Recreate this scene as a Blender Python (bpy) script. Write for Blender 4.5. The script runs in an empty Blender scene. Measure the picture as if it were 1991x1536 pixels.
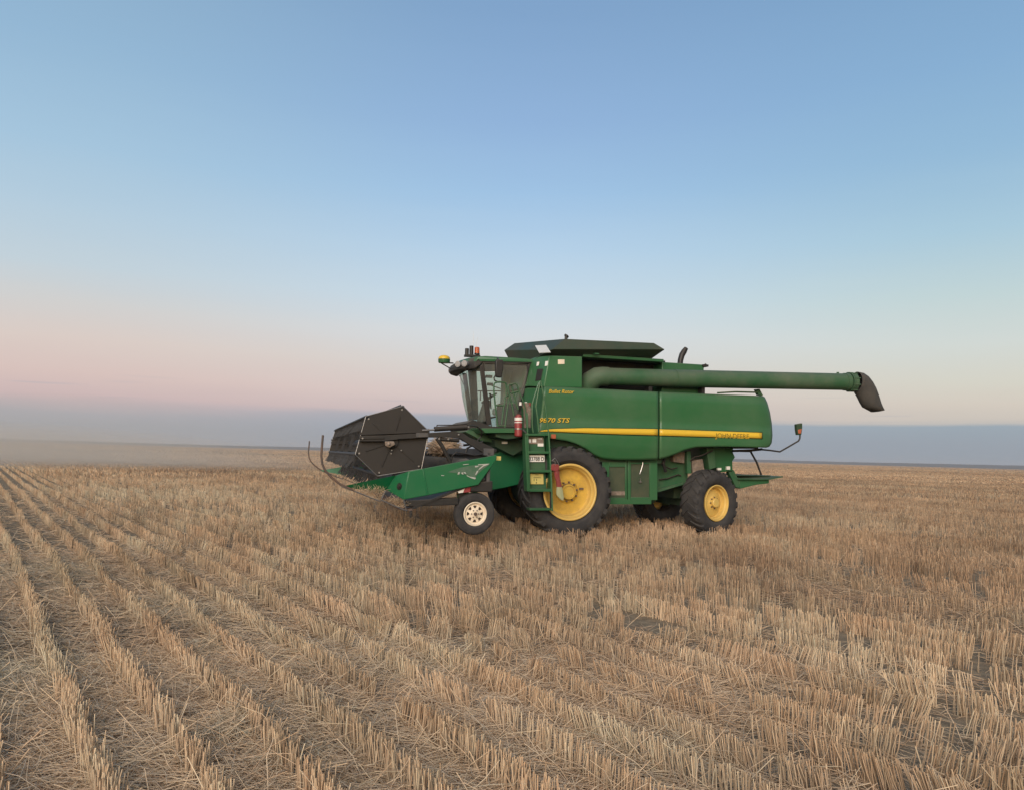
import bpy, bmesh, math, random
import numpy as np
from mathutils import Vector, Matrix
R = math.radians
random.seed(7)
rng = np.random.default_rng(11)
S = bpy.context.scene
COL = S.collection

# ------------------------------------------------------------------ survey of the place
F = 1500.0                                   # focal length in photo pixels (1991 wide)
PITCH, ROLL, CAMH = R(4.42), R(1.55), 1.716
CAMR = (Matrix.Rotation(R(90) + PITCH, 3, 'X') @ Matrix.Rotation(ROLL, 3, 'Z'))
CAMP = Vector((0, 0, CAMH))
def ray(px, py):
    return CAMR @ Vector(((px - 995.5) / F, -(py - 768.0) / F, -1.0))
def ground_pt(px, py, z=0.0):
    d = ray(px, py); t = (z - CAMP.z) / d.z
    return CAMP + d * t
YAW = R(15.8)                                # machine: local x = rearward, y = away from the viewer, z up
MR = Matrix.Rotation(YAW, 3, 'Z')
_d = ray(1109, 956); _w = CAMP + _d * (16.4 / _d.y)      # centre of the near drive wheel's face
FACE_Y = -1.75
MO = _w - MR @ Vector((0, FACE_Y, 0)); AXZ = _w.z; MO.z = 0
MRI = MR.inverted()
CL = MRI @ (CAMP - MO)
def U(px, py, Y):                            # survey point on the machine's lengthwise plane y = Y -> (x, z)
    d = MRI @ ray(px, py); t = (Y - CL.y) / d.y
    p = CL + d * t
    return Vector((p.x, Y, p.z))
def z1(a, b): return (590 + a / 3.747, 640 + b / 3.747)
def z2(a, b): return (980 + a / 3.746, 640 + b / 3.746)
def z3(a, b): return (1300 + a / 3.745, 640 + b / 3.745)
def z4(a, b): return (840 + a / 6.983, 650 + b / 6.983)
def z5(a, b): return (590 + a / 4.856, 770 + b / 4.856)
def z6(a, b): return (980 + a / 6.983, 820 + b / 6.983)
def z7(a, b): return (1160 + a / 5.239, 840 + b / 5.239)
def P(zf, a, b, Y): return U(*zf(a, b), Y)

# ------------------------------------------------------------------ materials
def srgb(r, g, b):
    f = lambda c: (c / 12.92) if c <= 0.04045 else ((c + 0.055) / 1.055) ** 2.4
    return (f(r / 255), f(g / 255), f(b / 255), 1)
def newmat(name):
    m = bpy.data.materials.new(name); m.use_nodes = True
    nt = m.node_tree; b = nt.nodes['Principled BSDF']
    return m, nt, b
def N(nt, typ, **kw):
    n = nt.nodes.new(typ)
    for k, v in kw.items(): setattr(n, k, v)
    return n
def paint(name, col, dust=(0.24, 0.19, 0.14), amount=0.35, rough=0.42, metal=0.0, scale=3.0, coat=0.0, up=0.5, bump=0.0):
    """painted / moulded surface with patchy dust: more of it on faces that look up"""
    m, nt, b = newmat(name)
    tc = N(nt, 'ShaderNodeTexCoord')
    n1 = N(nt, 'ShaderNodeTexNoise'); n1.inputs['Scale'].default_value = scale; n1.inputs['Detail'].default_value = 8; n1.inputs['Roughness'].default_value = 0.65
    n2 = N(nt, 'ShaderNodeTexNoise'); n2.inputs['Scale'].default_value = scale * 14; n2.inputs['Detail'].default_value = 4
    nt.links.new(tc.outputs['Object'], n1.inputs['Vector']); nt.links.new(tc.outputs['Object'], n2.inputs['Vector'])
    r1 = N(nt, 'ShaderNodeMapRange'); r1.inputs[1].default_value = 0.38; r1.inputs[2].default_value = 0.75
    nt.links.new(n1.outputs['Fac'], r1.inputs[0])
    geo = N(nt, 'ShaderNodeNewGeometry'); sx = N(nt, 'ShaderNodeSeparateXYZ'); nt.links.new(geo.outputs['Normal'], sx.inputs[0])
    rz = N(nt, 'ShaderNodeMapRange'); rz.inputs[1].default_value = 0.1; rz.inputs[2].default_value = 1.0; rz.inputs[4].default_value = up
    nt.links.new(sx.outputs['Z'], rz.inputs[0])
    a = N(nt, 'ShaderNodeMath', operation='MULTIPLY_ADD'); a.inputs[1].default_value = amount
    nt.links.new(r1.outputs[0], a.inputs[0]); nt.links.new(rz.outputs[0], a.inputs[2])
    mm = N(nt, 'ShaderNodeMath', operation='MULTIPLY'); mr2 = N(nt, 'ShaderNodeMapRange'); mr2.inputs[3].default_value = 0.6; mr2.inputs[4].default_value = 1.25
    nt.links.new(n2.outputs['Fac'], mr2.inputs[0]); nt.links.new(a.outputs[0], mm.inputs[0]); nt.links.new(mr2.outputs[0], mm.inputs[1]); mm.use_clamp = True
    mix = N(nt, 'ShaderNodeMix', data_type='RGBA'); mix.inputs[6].default_value = (*col[:3], 1); mix.inputs[7].default_value = (*dust, 1)
    nt.links.new(mm.outputs[0], mix.inputs[0]); nt.links.new(mix.outputs[2], b.inputs['Base Color'])
    rr = N(nt, 'ShaderNodeMapRange'); rr.inputs[3].default_value = rough; rr.inputs[4].default_value = 0.95
    nt.links.new(mm.outputs[0], rr.inputs[0]); nt.links.new(rr.outputs[0], b.inputs['Roughness'])
    b.inputs['Metallic'].default_value = metal
    b.inputs['Coat Weight'].default_value = coat; b.inputs['Coat Roughness'].default_value = 0.15
    if bump:
        bp = N(nt, 'ShaderNodeBump'); bp.inputs['Strength'].default_value = bump; bp.inputs['Distance'].default_value = 0.02
        nt.links.new(n2.outputs['Fac'], bp.inputs['Height']); nt.links.new(bp.outputs[0], b.inputs['Normal'])
    return m
M = {}
M['green'] = paint('green_paint', (0.021, 0.110, 0.041), dust=(0.17, 0.165, 0.125), amount=0.16, rough=0.36, scale=1.3, up=0.35)
M['green_side'] = paint('green_panel_paint', (0.027, 0.126, 0.046), dust=(0.19, 0.19, 0.15), amount=0.22, rough=0.34, scale=0.8, up=0.3)
M['green_dark'] = paint('green_frame_paint', (0.018, 0.09, 0.036), amount=0.2, rough=0.5, scale=2)
M['green_dusty'] = paint('green_dusty_paint', (0.016, 0.092, 0.034), dust=(0.15, 0.15, 0.12), amount=0.62, rough=0.5, scale=0.9, up=0.3)
M['green_header'] = paint('green_header_paint', (0.003, 0.118, 0.044), amount=0.06, rough=0.36, scale=2.5, up=0.25)
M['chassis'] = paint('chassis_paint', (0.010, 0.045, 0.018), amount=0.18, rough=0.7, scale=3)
M['black'] = paint('black_paint', (0.010, 0.010, 0.011), amount=0.07, rough=0.5, scale=4, up=0.3)
M['reel_black'] = paint('reel_sheet_black', (0.011, 0.0095, 0.009), dust=(0.062, 0.05, 0.04), amount=0.22, rough=0.55, scale=2.2, up=0.2)
M['tine'] = paint('tine_plastic', (0.013, 0.014, 0.017), amount=0.05, rough=0.6, scale=6, up=0.06)
M['belt'] = paint('belt_canvas', (0.055, 0.06, 0.068), amount=0.3, rough=0.8, scale=3, up=0.2)
M['tank'] = paint('tank_extension', (0.024, 0.050, 0.030), dust=(0.085, 0.066, 0.05), amount=0.65, rough=0.55, scale=1.0, up=0.1)
M['rubber'] = paint('tyre_rubber', (0.022, 0.022, 0.025), dust=(0.13, 0.118, 0.105), amount=0.38, rough=0.85, scale=3.5, up=0.2, bump=0.15)
M['boot'] = paint('spout_rubber', (0.045, 0.044, 0.042), dust=(0.12, 0.105, 0.09), amount=0.5, rough=0.85, scale=4, up=0.2, bump=0.3)
M['yellow'] = paint('yellow_paint', (0.60, 0.39, 0.06), dust=(0.19, 0.11, 0.04), amount=0.62, rough=0.45, scale=4.5, up=0.2)
M['yellow_pale'] = paint('pale_yellow_paint', (0.68, 0.465, 0.125), dust=(0.33, 0.22, 0.09), amount=0.35, rough=0.45, scale=5, up=0.2)
M['decal'] = paint('yellow_decal', (0.72, 0.47, 0.04), dust=(0.35, 0.25, 0.12), amount=0.10, rough=0.35, up=0.0)
M['decal_dark'] = paint('dark_decal', (0.012, 0.035, 0.014), amount=0.05, rough=0.4, up=0.0)
M['cream'] = paint('cream_rim_paint', (0.76, 0.67, 0.54), dust=(0.32, 0.25, 0.18), amount=0.35, rough=0.5, scale=9, up=0.1)
M['white'] = paint('white_paint', (0.78, 0.77, 0.74), dust=(0.4, 0.34, 0.27), amount=0.22, rough=0.5, scale=9, up=0.1)
M['sticker'] = paint('yellow_sticker', (0.62, 0.52, 0.16), dust=(0.3, 0.24, 0.12), amount=0.3, rough=0.6, scale=9, up=0)
M['faded'] = paint('faded_decal', (0.42, 0.44, 0.42), dust=(0.2, 0.22, 0.19), amount=0.5, rough=0.7, scale=9, up=0)
M['worn'] = paint('worn_patch', (0.045, 0.12, 0.07), dust=(0.13, 0.16, 0.135), amount=0.9, rough=0.7, scale=6, up=0)
M['steel'] = paint('bare_steel', (0.34, 0.34, 0.35), dust=(0.2, 0.16, 0.12), amount=0.5, rough=0.32, metal=0.9, scale=9)
M['rust'] = paint('worn_rod_steel', (0.07, 0.062, 0.06), dust=(0.20, 0.10, 0.055), amount=0.7, rough=0.6, scale=7)
M['red'] = paint('red_paint', (0.24, 0.02, 0.027), dust=(0.3, 0.12, 0.09), amount=0.3, rough=0.42, scale=12)
M['redcloth'] = paint('red_cloth', (0.22, 0.028, 0.028), dust=(0.22, 0.11, 0.09), amount=0.6, rough=0.9, scale=16)
M['palecloth'] = paint('pale_green_cloth', (0.33, 0.36, 0.20), dust=(0.4, 0.36, 0.26), amount=0.5, rough=0.9, scale=16)
M['orange'] = paint('orange_lens', (0.50, 0.09, 0.025), amount=0.3, rough=0.25, scale=9, up=0.1)
M['orange_dull'] = paint('orange_reflector', (0.45, 0.10, 0.04), amount=0.3, rough=0.35, scale=9, up=0.1)
M['lamp'] = paint('lamp_glass', (0.36, 0.36, 0.38), amount=0.2, rough=0.2, metal=0.0, scale=9)
M['trim'] = paint('cab_trim', (0.40, 0.43, 0.42), dust=(.36, .36, .33), amount=0.1, rough=0.85, scale=2)
M['trim_dark'] = paint('cab_dark_plastic', (0.018, 0.017, 0.017), amount=0.08, rough=0.6, scale=5)
M['bag'] = paint('grey_brown_cloth', (0.16, 0.125, 0.10), dust=(0.4, 0.33, 0.28), amount=0.7, rough=0.9, scale=14)
M['recess_shade'] = paint('recess_shade_black', (0.012, 0.013, 0.012), amount=0.12, rough=0.9, scale=3, up=0.2)  # near-black colour paints in the deep shade behind the auger
M['mesh_panel'] = paint('screen_panel', (0.035, 0.055, 0.03), dust=(0.13, 0.115, 0.07), amount=0.5, rough=0.7, scale=2.5)
M['straw_pile'] = paint('straw_mat', (0.34, 0.20, 0.115), dust=(0.42, 0.30, 0.19), amount=0.7, rough=0.9, scale=20)
def glass_mat():
    m, nt, b = newmat('cab_glass'); nt.nodes.remove(b)
    tr = N(nt, 'ShaderNodeBsdfTransparent'); tr.inputs[0].default_value = (0.76, 0.91, 0.86, 1)
    gl = N(nt, 'ShaderNodeBsdfGlossy'); gl.inputs['Roughness'].default_value = 0.03; gl.inputs[0].default_value = (0.9, 0.95, 0.92, 1)
    df = N(nt, 'ShaderNodeBsdfDiffuse'); df.inputs[0].default_value = (0.46, 0.47, 0.44, 1)
    lw = N(nt, 'ShaderNodeLayerWeight'); lw.inputs[0].default_value = .5; pw = N(nt, 'ShaderNodeMath', operation='POWER'); pw.inputs[1].default_value = 4.0; nt.links.new(lw.outputs['Facing'], pw.inputs[0]); fr = N(nt, 'ShaderNodeMath', operation='MULTIPLY_ADD'); fr.inputs[1].default_value = .5; fr.inputs[2].default_value = .045; nt.links.new(pw.outputs[0], fr.inputs[0])
    m1 = N(nt, 'ShaderNodeMixShader'); m2 = N(nt, 'ShaderNodeMixShader'); m2.inputs[0].default_value = 0.16
    nt.links.new(fr.outputs[0], m1.inputs[0]); nt.links.new(tr.outputs[0], m1.inputs[1]); nt.links.new(gl.outputs[0], m1.inputs[2])
    nt.links.new(m1.outputs[0], m2.inputs[1]); nt.links.new(df.outputs[0], m2.inputs[2])
    nt.links.new(m2.outputs[0], nt.nodes['Material Output'].inputs['Surface'])
    return m
M['glass'] = glass_mat()

# ------------------------------------------------------------------ mesh building
class MB:
    def __init__(s): s.v = []; s.f = []; s.mi = []; s.cur = 0
    def mat(s, i): s.cur = i; return s
    def add(s, vs, fs):
        o = len(s.v); s.v += [tuple(p) for p in vs]; s.f += [tuple(i + o for i in f) for f in fs]; s.mi += [s.cur] * len(fs); return s
    def rings(s, rs, cap=True, closed=True):
        n = len(rs[0]); vs = [p for r in rs for p in r]; fs = []
        for i in range(len(rs) - 1):
            for j in range(n if closed else n - 1):
                k = (j + 1) % n
                fs.append((i * n + j, i * n + k, (i + 1) * n + k, (i + 1) * n + j))
        if cap:
            fs.append(tuple(range(n - 1, -1, -1))); fs.append(tuple((len(rs) - 1) * n + j for j in range(n)))
        return s.add(vs, fs)
    def box(s, x0, x1, y0, y1, z0, z1):
        return s.rings([[(x0, y0, z0), (x1, y0, z0), (x1, y1, z0), (x0, y1, z0)], [(x0, y0, z1), (x1, y0, z1), (x1, y1, z1), (x0, y1, z1)]])
    def prism(s, pts, y1):                    # pts: near outline (x, y, z); copied straight back to y = y1
        a = [Vector(p) for p in pts]; b = [Vector((p.x, y1, p.z)) for p in a]
        return s.rings([a, b])
    def slab(s, pts, d):
        a = [Vector(p) for p in pts]; return s.rings([a, [p + Vector(d) for p in a]])
    def tube(s, pts, r, seg=8, cap=True):
        pts = [Vector(p) for p in pts]; rr = r if isinstance(r, (list, tuple)) else [r] * len(pts); rs = []
        n0 = None
        for i, p in enumerate(pts):
            if i == 0: t = pts[1] - p
            elif i == len(pts) - 1: t = p - pts[-2]
            else: t = (pts[i + 1] - p).normalized() + (p - pts[i - 1]).normalized()
            t.normalize()
            if n0 is None:
                n0 = t.cross(Vector((0, 0, 1)))
                if n0.length < 0.1: n0 = t.cross(Vector((0, 1, 0)))
            n0 = (n0 - t * n0.dot(t)).normalized(); b = t.cross(n0)
            rs.append([p + (n0 * math.cos(2 * math.pi * k / seg) + b * math.sin(2 * math.pi * k / seg)) * rr[i] for k in range(seg)])
        return s.rings(rs, cap)
    def bar(s, a, b, w, h):                   # box section bar: w across, h vertical
        a = Vector(a); b = Vector(b); t = (b - a).normalized()
        side = t.cross(Vector((0, 0, 1)))
        if side.length < 0.05: side = Vector((0, 1, 0)).cross(t)
        side.normalize(); up = side.cross(t)
        q = lambda p: [p + side * w / 2 + up * h / 2, p - side * w / 2 + up * h / 2, p - side * w / 2 - up * h / 2, p + side * w / 2 - up * h / 2]
        return s.rings([q(a), q(b)])
    def lathe(s, c, prof, seg=48, mtx=None, cap=False):   # profile (r, y) about the y axis through c
        c = Vector(c); rs = []
        for r, y in prof:
            ring = []
            for k in range(seg):
                a = 2 * math.pi * k / seg; v = Vector((r * math.cos(a), y, r * math.sin(a)))
                if mtx: v = mtx @ v
                ring.append(c + v)
            rs.append(ring)
        return s.rings(rs, cap)
    def ball(s, c, rx, ry, rz, n=12, m=8):
        rs = []
        for i in range(m + 1):
            t = math.pi * (0.02 + 0.96 * i / m)
            rs.append([(c[0] + rx * math.sin(t) * math.cos(2 * math.pi * k / n), c[1] + ry * math.sin(t) * math.sin(2 * math.pi * k / n), c[2] - rz * math.cos(t)) for k in range(n)])
        return s.rings(rs)
    def build(s, name, mats, parent=None, bevel=0.0, angle=35, smooth=True, loc=None, solid=0.0):
        me = bpy.data.meshes.new(name)
        me.from_pydata(s.v, [], s.f)
        mats = mats if isinstance(mats, (list, tuple)) else [mats]
        for m in mats: me.materials.append(M[m] if isinstance(m, str) else m)
        me.polygons.foreach_set('material_index', s.mi)
        bm = bmesh.new(); bm.from_mesh(me); bmesh.ops.recalc_face_normals(bm, faces=bm.faces); bm.to_mesh(me); bm.free()
        if smooth:
            me.polygons.foreach_set('use_smooth', [True] * len(me.polygons)); me.set_sharp_from_angle(angle=R(angle))
        o = bpy.data.objects.new(name, me); COL.objects.link(o)
        if parent: o.parent = parent
        if loc: o.location = loc
        if solid:
            md = o.modifiers.new('thickness', 'SOLIDIFY'); md.thickness = solid; md.offset = 0
        if bevel:
            md = o.modifiers.new('bevel', 'BEVEL'); md.width = bevel; md.segments = 2; md.limit_method = 'ANGLE'; md.angle_limit = R(40)
            md.harden_normals = False
        return o
def mir(p): return Vector((p[0], -p[1], p[2]))
def thing(name, label, cat, group=None, kind=None):
    o = bpy.data.objects.new(name, None); COL.objects.link(o); o['label'] = label; o['category'] = cat
    if group: o['group'] = group
    if kind: o['kind'] = kind
    o.rotation_euler = (0, 0, YAW); o.location = MO; o.empty_display_size = 0.2
    return o
def tag(o, label, cat=None, kind=None, group=None):
    o['label'] = label
    if cat: o['category'] = cat
    if kind: o['kind'] = kind
    if group: o['group'] = group
    return o
def empty_part(name, parent):
    o = bpy.data.objects.new(name, None); COL.objects.link(o); o.parent = parent; o.empty_display_size = 0.1; return o
def text_part(name, body, p_left, p_right, height, mat, parent, shear=0.0, bold=0.0, normal_y=-1, depth=0.004, squash=None):
    """raised lettering between two points (left and right end of the baseline) facing -y"""
    cu = bpy.data.curves.new(name, 'FONT'); cu.body = body; cu.size = 1.0; cu.shear = shear; cu.offset = bold; cu.extrude = 0.01
    cu.resolution_u = 3
    ob = bpy.data.objects.new(name, cu); COL.objects.link(ob)
    dg = bpy.context.evaluated_depsgraph_get(); dg.update()
    me = bpy.data.meshes.new_from_object(ob.evaluated_get(dg)); bpy.data.objects.remove(ob)
    xs = [v.co.x for v in me.vertices]; ys = [v.co.y for v in me.vertices]
    x0, x1, y0, y1 = min(xs), max(xs), 0.0, 0.69
    a, b = Vector(p_left), Vector(p_right); e = b - a
    for v in me.vertices:
        u = (v.co.x - x0) / (x1 - x0); w = (v.co.y - y0) / (y1 - y0) * height
        dz = v.co.z / 0.01 * depth
        p = a + e * u + Vector((0, 0, 1)) * w + Vector((0, normal_y, 0)) * (dz)
        v.co = p
    me.materials.clear(); me.materials.append(M[mat])
    o = bpy.data.objects.new(name, me); COL.objects.link(o); o.parent = parent
    return o
# ================================================================== the combine harvester
C = thing('combine_harvester', 'dusty green combine harvester with yellow wheels and dark reel parked on wheat stubble', 'combine harvester')
def on_plane(p0, p1, p2, px, py):
    n = (p1 - p0).cross(p2 - p0); d = MRI @ ray(px, py); t = (p0 - CL).dot(n) / d.dot(n); return CL + d * t
def interp(poly, t):                         # polyline point at arc-length fraction t
    L = [0]
    for a, b in zip(poly, poly[1:]): L.append(L[-1] + math.dist(a, b))
    s = t * L[-1]
    for i in range(len(poly) - 1):
        if s <= L[i + 1] + 1e-9:
            k = (s - L[i]) / max(1e-9, L[i + 1] - L[i]); return tuple(poly[i][j] + (poly[i + 1][j] - poly[i][j]) * k for j in range(2))
    return poly[-1]
# --- side panels: curved sheet metal, outline surveyed, section given by panel_y(z)
PROF = [(1.55, -1.44), (1.70, -1.50), (1.95, -1.585), (2.15, -1.61), (2.36, -1.612), (2.40, -1.60), (2.52, -1.575), (2.62, -1.585), (2.85, -1.61), (3.02, -1.615), (3.06, -1.605), (3.16, -1.56), (3.24, -1.50)]
def panel_y(z):
    if z <= PROF[0][0]: return PROF[0][1]
    for (a, ya), (b, yb) in zip(PROF, PROF[1:]):
        if z <= b: return ya + (yb - ya) * (z - a) / (b - a)
    return PROF[-1][1]
def skin_pt(px, py, off=0.0):
    y = -1.6
    for _ in range(4):
        p = U(px, py, y); y = panel_y(p.z) - off
    return U(px, py, y)
def coons(top, bot, left, right, nu, nv, end_curl=None):
    g = []
    tl, tr, bl, br = top[0], top[-1], bot[0], bot[-1]
    for i in range(nu + 1):
        u = i / nu; row = []
        for j in range(nv + 1):
            v = j / nv; T = interp(top, u); B = interp(bot, u); Lp = interp(left, v); Rp = interp(right, v)
            q = [(1 - v) * T[k] + v * B[k] + (1 - u) * Lp[k] + u * Rp[k] - ((1 - u) * (1 - v) * tl[k] + u * (1 - v) * tr[k] + (1 - u) * v * bl[k] + u * v * br[k]) for k in range(2)]
            row.append(q)
        g.append(row)
    return g
def panel_mesh(grid, curl=0.0):
    nu, nv = len(grid) - 1, len(grid[0]) - 1; vs = []
    for i in range(nu + 1):
        for j in range(nv + 1):
            p = skin_pt(*grid[i][j]); u = i / nu
            if curl and u > 0.86: p.y += curl * ((u - 0.86) / 0.14) ** 2
            vs.append(p)
    fs = [(i * (nv + 1) + j, (i + 1) * (nv + 1) + j, (i + 1) * (nv + 1) + j + 1, i * (nv + 1) + j + 1) for i in range(nu) for j in range(nv)]
    return vs, fs
def make_panel(vs, fs, far=False):
    m = MB(); m.add([mir(p) for p in vs] if far else vs, fs); return m.build('side_panel', 'green_side', C, solid=0.03, angle=50)
g1 = coons([(1057, 752.5), (1100, 753.5), (1279.6, 762.5)],
           [(1046, 850), (1071, 852), (1100, 856), (1119, 861.6), (1140, 872), (1156, 884), (1172, 891), (1200, 893.5), (1240, 893.5), (1279, 892)],
           [(1057, 752.5), (1052, 800), (1046, 838), (1046, 850)], [(1279.6, 762.5), (1280, 830), (1279.6, 880), (1279, 892)], 44, 26)
v1, f1 = panel_mesh(g1)
front_panel = make_panel(v1, f1); make_panel(v1, f1, True)
g2 = coons([(1282, 762.8), (1400, 767.5), (1486, 770.6), (1491, 772.5)],
           [(1281.5, 891.5), (1290, 890), (1303, 886), (1318, 880), (1332, 873.5), (1353, 868.3), (1400, 867.5), (1440, 868.2), (1492, 869.5), (1500, 867)],
           [(1282, 762.8), (1282.4, 830), (1281.5, 891.5)], [(1491, 772.5), (1496, 783), (1501, 801), (1504.5, 822), (1506, 845), (1504.6, 860), (1500, 867)], 44, 26)
v2, f2 = panel_mesh(g2, curl=0.10)
rear_panel = make_panel(v2, f2); make_panel(v2, f2, True)
# pressed vertical rib near the tail
m = MB(); m.slab([skin_pt(1452, 777, .012), skin_pt(1457, 777, .012), skin_pt(1460.5, 800, .012), skin_pt(1459, 819, .012), skin_pt(1456, 819, .012), skin_pt(1457, 800, .012)], (0, 0.03, 0)); m.build('panel_rib', 'green_side', rear_panel, bevel=0.01)
m = MB()
m.tube([skin_pt(1080, 770.6, .004), skin_pt(1180, 773.5, .004), skin_pt(1278, 776.5, .004)], 0.008, 6); m.build('panel_crease', 'green_dark', front_panel)
m = MB(); m.tube([skin_pt(1284, 776.8, .004), skin_pt(1340, 778.5, .004), skin_pt(1410, 780, .004)], 0.008, 6); m.build('panel_crease', 'green_dark', rear_panel)
# stripe
def strip(name, top, bot, off, mat, parent, n=24):
    vs = []; fs = []
    for i in range(n + 1):
        t = i / n; a = skin_pt(*interp(top, t), off); b = skin_pt(*interp(bot, t), off); c = a.lerp(b, .5); c.y = min(c.y, panel_y(c.z) - off)
        vs += [a, c, b]
    for i in range(n):
        for j in range(2): fs.append((3 * i + j, 3 * i + 3 + j, 3 * i + 4 + j, 3 * i + 1 + j))
    m = MB(); m.add(vs, fs); return m.build(name, mat, parent, solid=0.004)
strip('stripe_border', [(1046.5, 837.6), (1072, 832.6), (1140, 830.8), (1279.3, 832.6)], [(1046.5, 838.3), (1087, 840.6), (1193, 845), (1279.3, 847.3)], .019, 'decal_dark', front_panel)
strip('stripe', [(1049, 837.5), (1072, 833.5), (1140, 831.8), (1279, 833.6)], [(1049, 837.9), (1087, 839.2), (1193, 843.4), (1279, 845.6)], .024, 'decal', front_panel)
strip('stripe_border', [(1282.5, 832.8), (1482.5, 839.6)], [(1282.5, 847.6), (1482.5, 853.2)], .019, 'decal_dark', rear_panel)
strip('stripe', [(1282.5, 833.8), (1481.4, 840.8)], [(1282.5, 846), (1481.4, 851.6)], .024, 'decal', rear_panel)
def lettering(name, body, x0, y0, x1, y1, h, mat, off, shear=0.0, bold=0.0, parent=None):
    a = skin_pt(x0, y0, off); b = skin_pt(x1, y1, off); return text_part(name, body, a, b, h, mat, parent, shear=shear, bold=bold)
lettering('lettering', 'JOHN DEERE', 1390.6, 849.9, 1456.4, 852.0, .100, 'decal', .027, bold=.03, parent=rear_panel)
lettering('lettering', 'JOHN DEERE', 1391, 849.6, 1456, 851.7, .096, 'decal_dark', .031, bold=-.012, parent=rear_panel)
lettering('lettering', '9870 STS', 1050, 821.4, 1108.5, 821.8, .092, 'decal_dark', .028, shear=.25, bold=.0, parent=front_panel)
lettering('lettering', '9870 STS', 1049.3, 820.6, 1107.8, 821.0, .092, 'decal', .034, shear=.25, bold=.010, parent=front_panel)
lettering('lettering', 'Bullet Rotor', 1067, 764.4, 1116, 765.2, .080, 'decal', .032, shear=.25, bold=.004, parent=front_panel)
m = MB(); p = U(1075.5, 848, -1.62); m.box(p.x - .05, p.x + .05, -1.66, -1.60, p.z - .045, p.z + .045); m.build('side_reflector', 'orange_dull', C, bevel=.006)

# --- body core behind the panels
m = MB(); x0 = U(1060, 800, -1.4).x; x1 = v2[-1].x - .14
m.box(x0, 2.3, -1.36, 1.36, 1.62, 3.02); m.box(2.25, x1 - .05, -1.43, 1.43, 2.32, 3.06)
# closed rounded tail between both rear panels
m.build('body_core', 'chassis', C)
m = MB()
tail = [v for v in v2[-27:]]
m.rings([[Vector((p.x - .0, p.y, p.z)) for p in tail], [Vector((p.x + .06, p.y + .14, p.z)) for p in tail], [Vector((p.x + .06, -p.y - .14, p.z)) for p in tail], [Vector((p.x, -p.y, p.z)) for p in tail]], cap=False, closed=False)
m.build('tail_panel', 'green_side', C, solid=.02)
# --- upper cabinet and front corner faces
def ring(pts): return pts + [mir(p) for p in reversed(pts)]
m = MB()
top = ring([U(1132, 693.6, -1.50), U(1068, 692, -1.50), U(1041, 694.7, -1.12)])
bot = ring([U(1132, 754, -1.50), U(1057.5, 752.5, -1.53), U(1026, 751, -1.12)])
m.rings([bot, top]); cab_box = m.build('upper_cabinet', 'green_side', C, bevel=.015)
m = MB()
bot2 = ring([U(1132, 850, -1.45), U(1049, 850, -1.53), U(1018, 850, -1.12)])
bot1 = ring([U(1132, 756, -1.48), U(1057.5, 755, -1.51), U(1025.5, 754, -1.12)])
m.rings([bot2, bot1]); m.build('front_body', 'green', C, bevel=.015)
def face_patch(name, quad, pxs, mat, parent, out=.01, bevel=.004):
    p = [on_plane(*quad, *q) for q in pxs]; n = (quad[1] - quad[0]).cross(quad[2] - quad[0]).normalized()
    if n.dot(CL - p[0]) < 0: n = -n
    m = MB(); m.slab([q + n * out for q in p], -n * (out + .004)); return m.build(name, mat, parent, bevel=bevel)
corner = (bot[1], bot[2], top[1])
face_patch('vent', corner, [z2(243, 292), z2(285, 290), z2(268, 372), z2(228, 380)], 'black', cab_box)
face_patch('work_lamp', corner, [z2(241, 242), z2(258, 240), z2(252, 268), z2(237, 272)], 'white', cab_box)
face_patch('work_lamp', corner, [z2(302, 236), z2(322, 234), z2(316, 268), z2(298, 272)], 'white', cab_box)
face_patch('notice', (top[0], top[1], bot[0]), [z2(392, 223), z2(440, 223), z2(440, 257), z2(392, 257)], 'cream', cab_box)
# --- grain tank + flared extension
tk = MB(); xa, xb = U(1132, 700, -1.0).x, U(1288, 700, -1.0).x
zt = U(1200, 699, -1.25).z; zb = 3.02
tk.box(xa - .05, xb, -.72, .72, zb, zt); tk.box(xa - .05, xb + .02, -1.10, 1.10, zt - .003, zt + .06); tk.build('grain_tank', 'recess_shade', C)
a = U(1133, 700, -1.3); b = U(1290, 700, -1.3)
for ya, yb in ((-1.32, -.93), (.93, 1.32)): m = MB(); m.box(a.x, b.x, ya, yb, zt - .005, zt + .062); m.build('tank_rail', 'green', C, bevel=.01)
E0 = [U(1042, 696, -1.16), U(1267, 698, -1.16)]
E1 = [U(1074, 679.5, -1.55), U(1293, 680, -1.55)]
E2 = [U(1098, 659.5, -1.45), U(1272, 667.5, -1.50)]
G0, G1, G2 = U(999, 695, 1.16), U(980, 681.5, 1.4), U(1000, 668, 1.3)
far = lambda p: mir(p)
r0 = [E0[0], E0[1], far(E0[1]), Vector((G0.x, 1.16, E0[0].z))]
r1 = [E1[0], E1[1], far(E1[1]), Vector((G1.x, 1.4, G1.z))]
r2 = [E2[0], E2[1], far(E2[1]), Vector((G2.x, 1.3, G2.z))]
m = MB(); m.rings([r0, r1, r2], cap=False)
m.add(r2, [(0, 1, 2, 3)]); m.add(r0, [(3, 2, 1, 0)])
ext = m.build('tank_extension', 'tank', C, bevel=.012, smooth=False)
n = (r1[0] - r0[0]).cross(r0[3] - r0[0])
face_patch('window', (r1[0], r2[0], r2[3]), [z2(228, 126), z2(310, 122), z2(342, 174), z2(258, 179)], 'white', ext, out=.02)
m = MB(); p = U(1100.5, 660, -1.3); m.tube([p, p + Vector((0, 0, .07))], .035, 8); m.tube([p + Vector((0, 0, .06)), p + Vector((.02, 0, .085))], .055, 8); m.build('tank_level_sensor', 'black', C)
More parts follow.
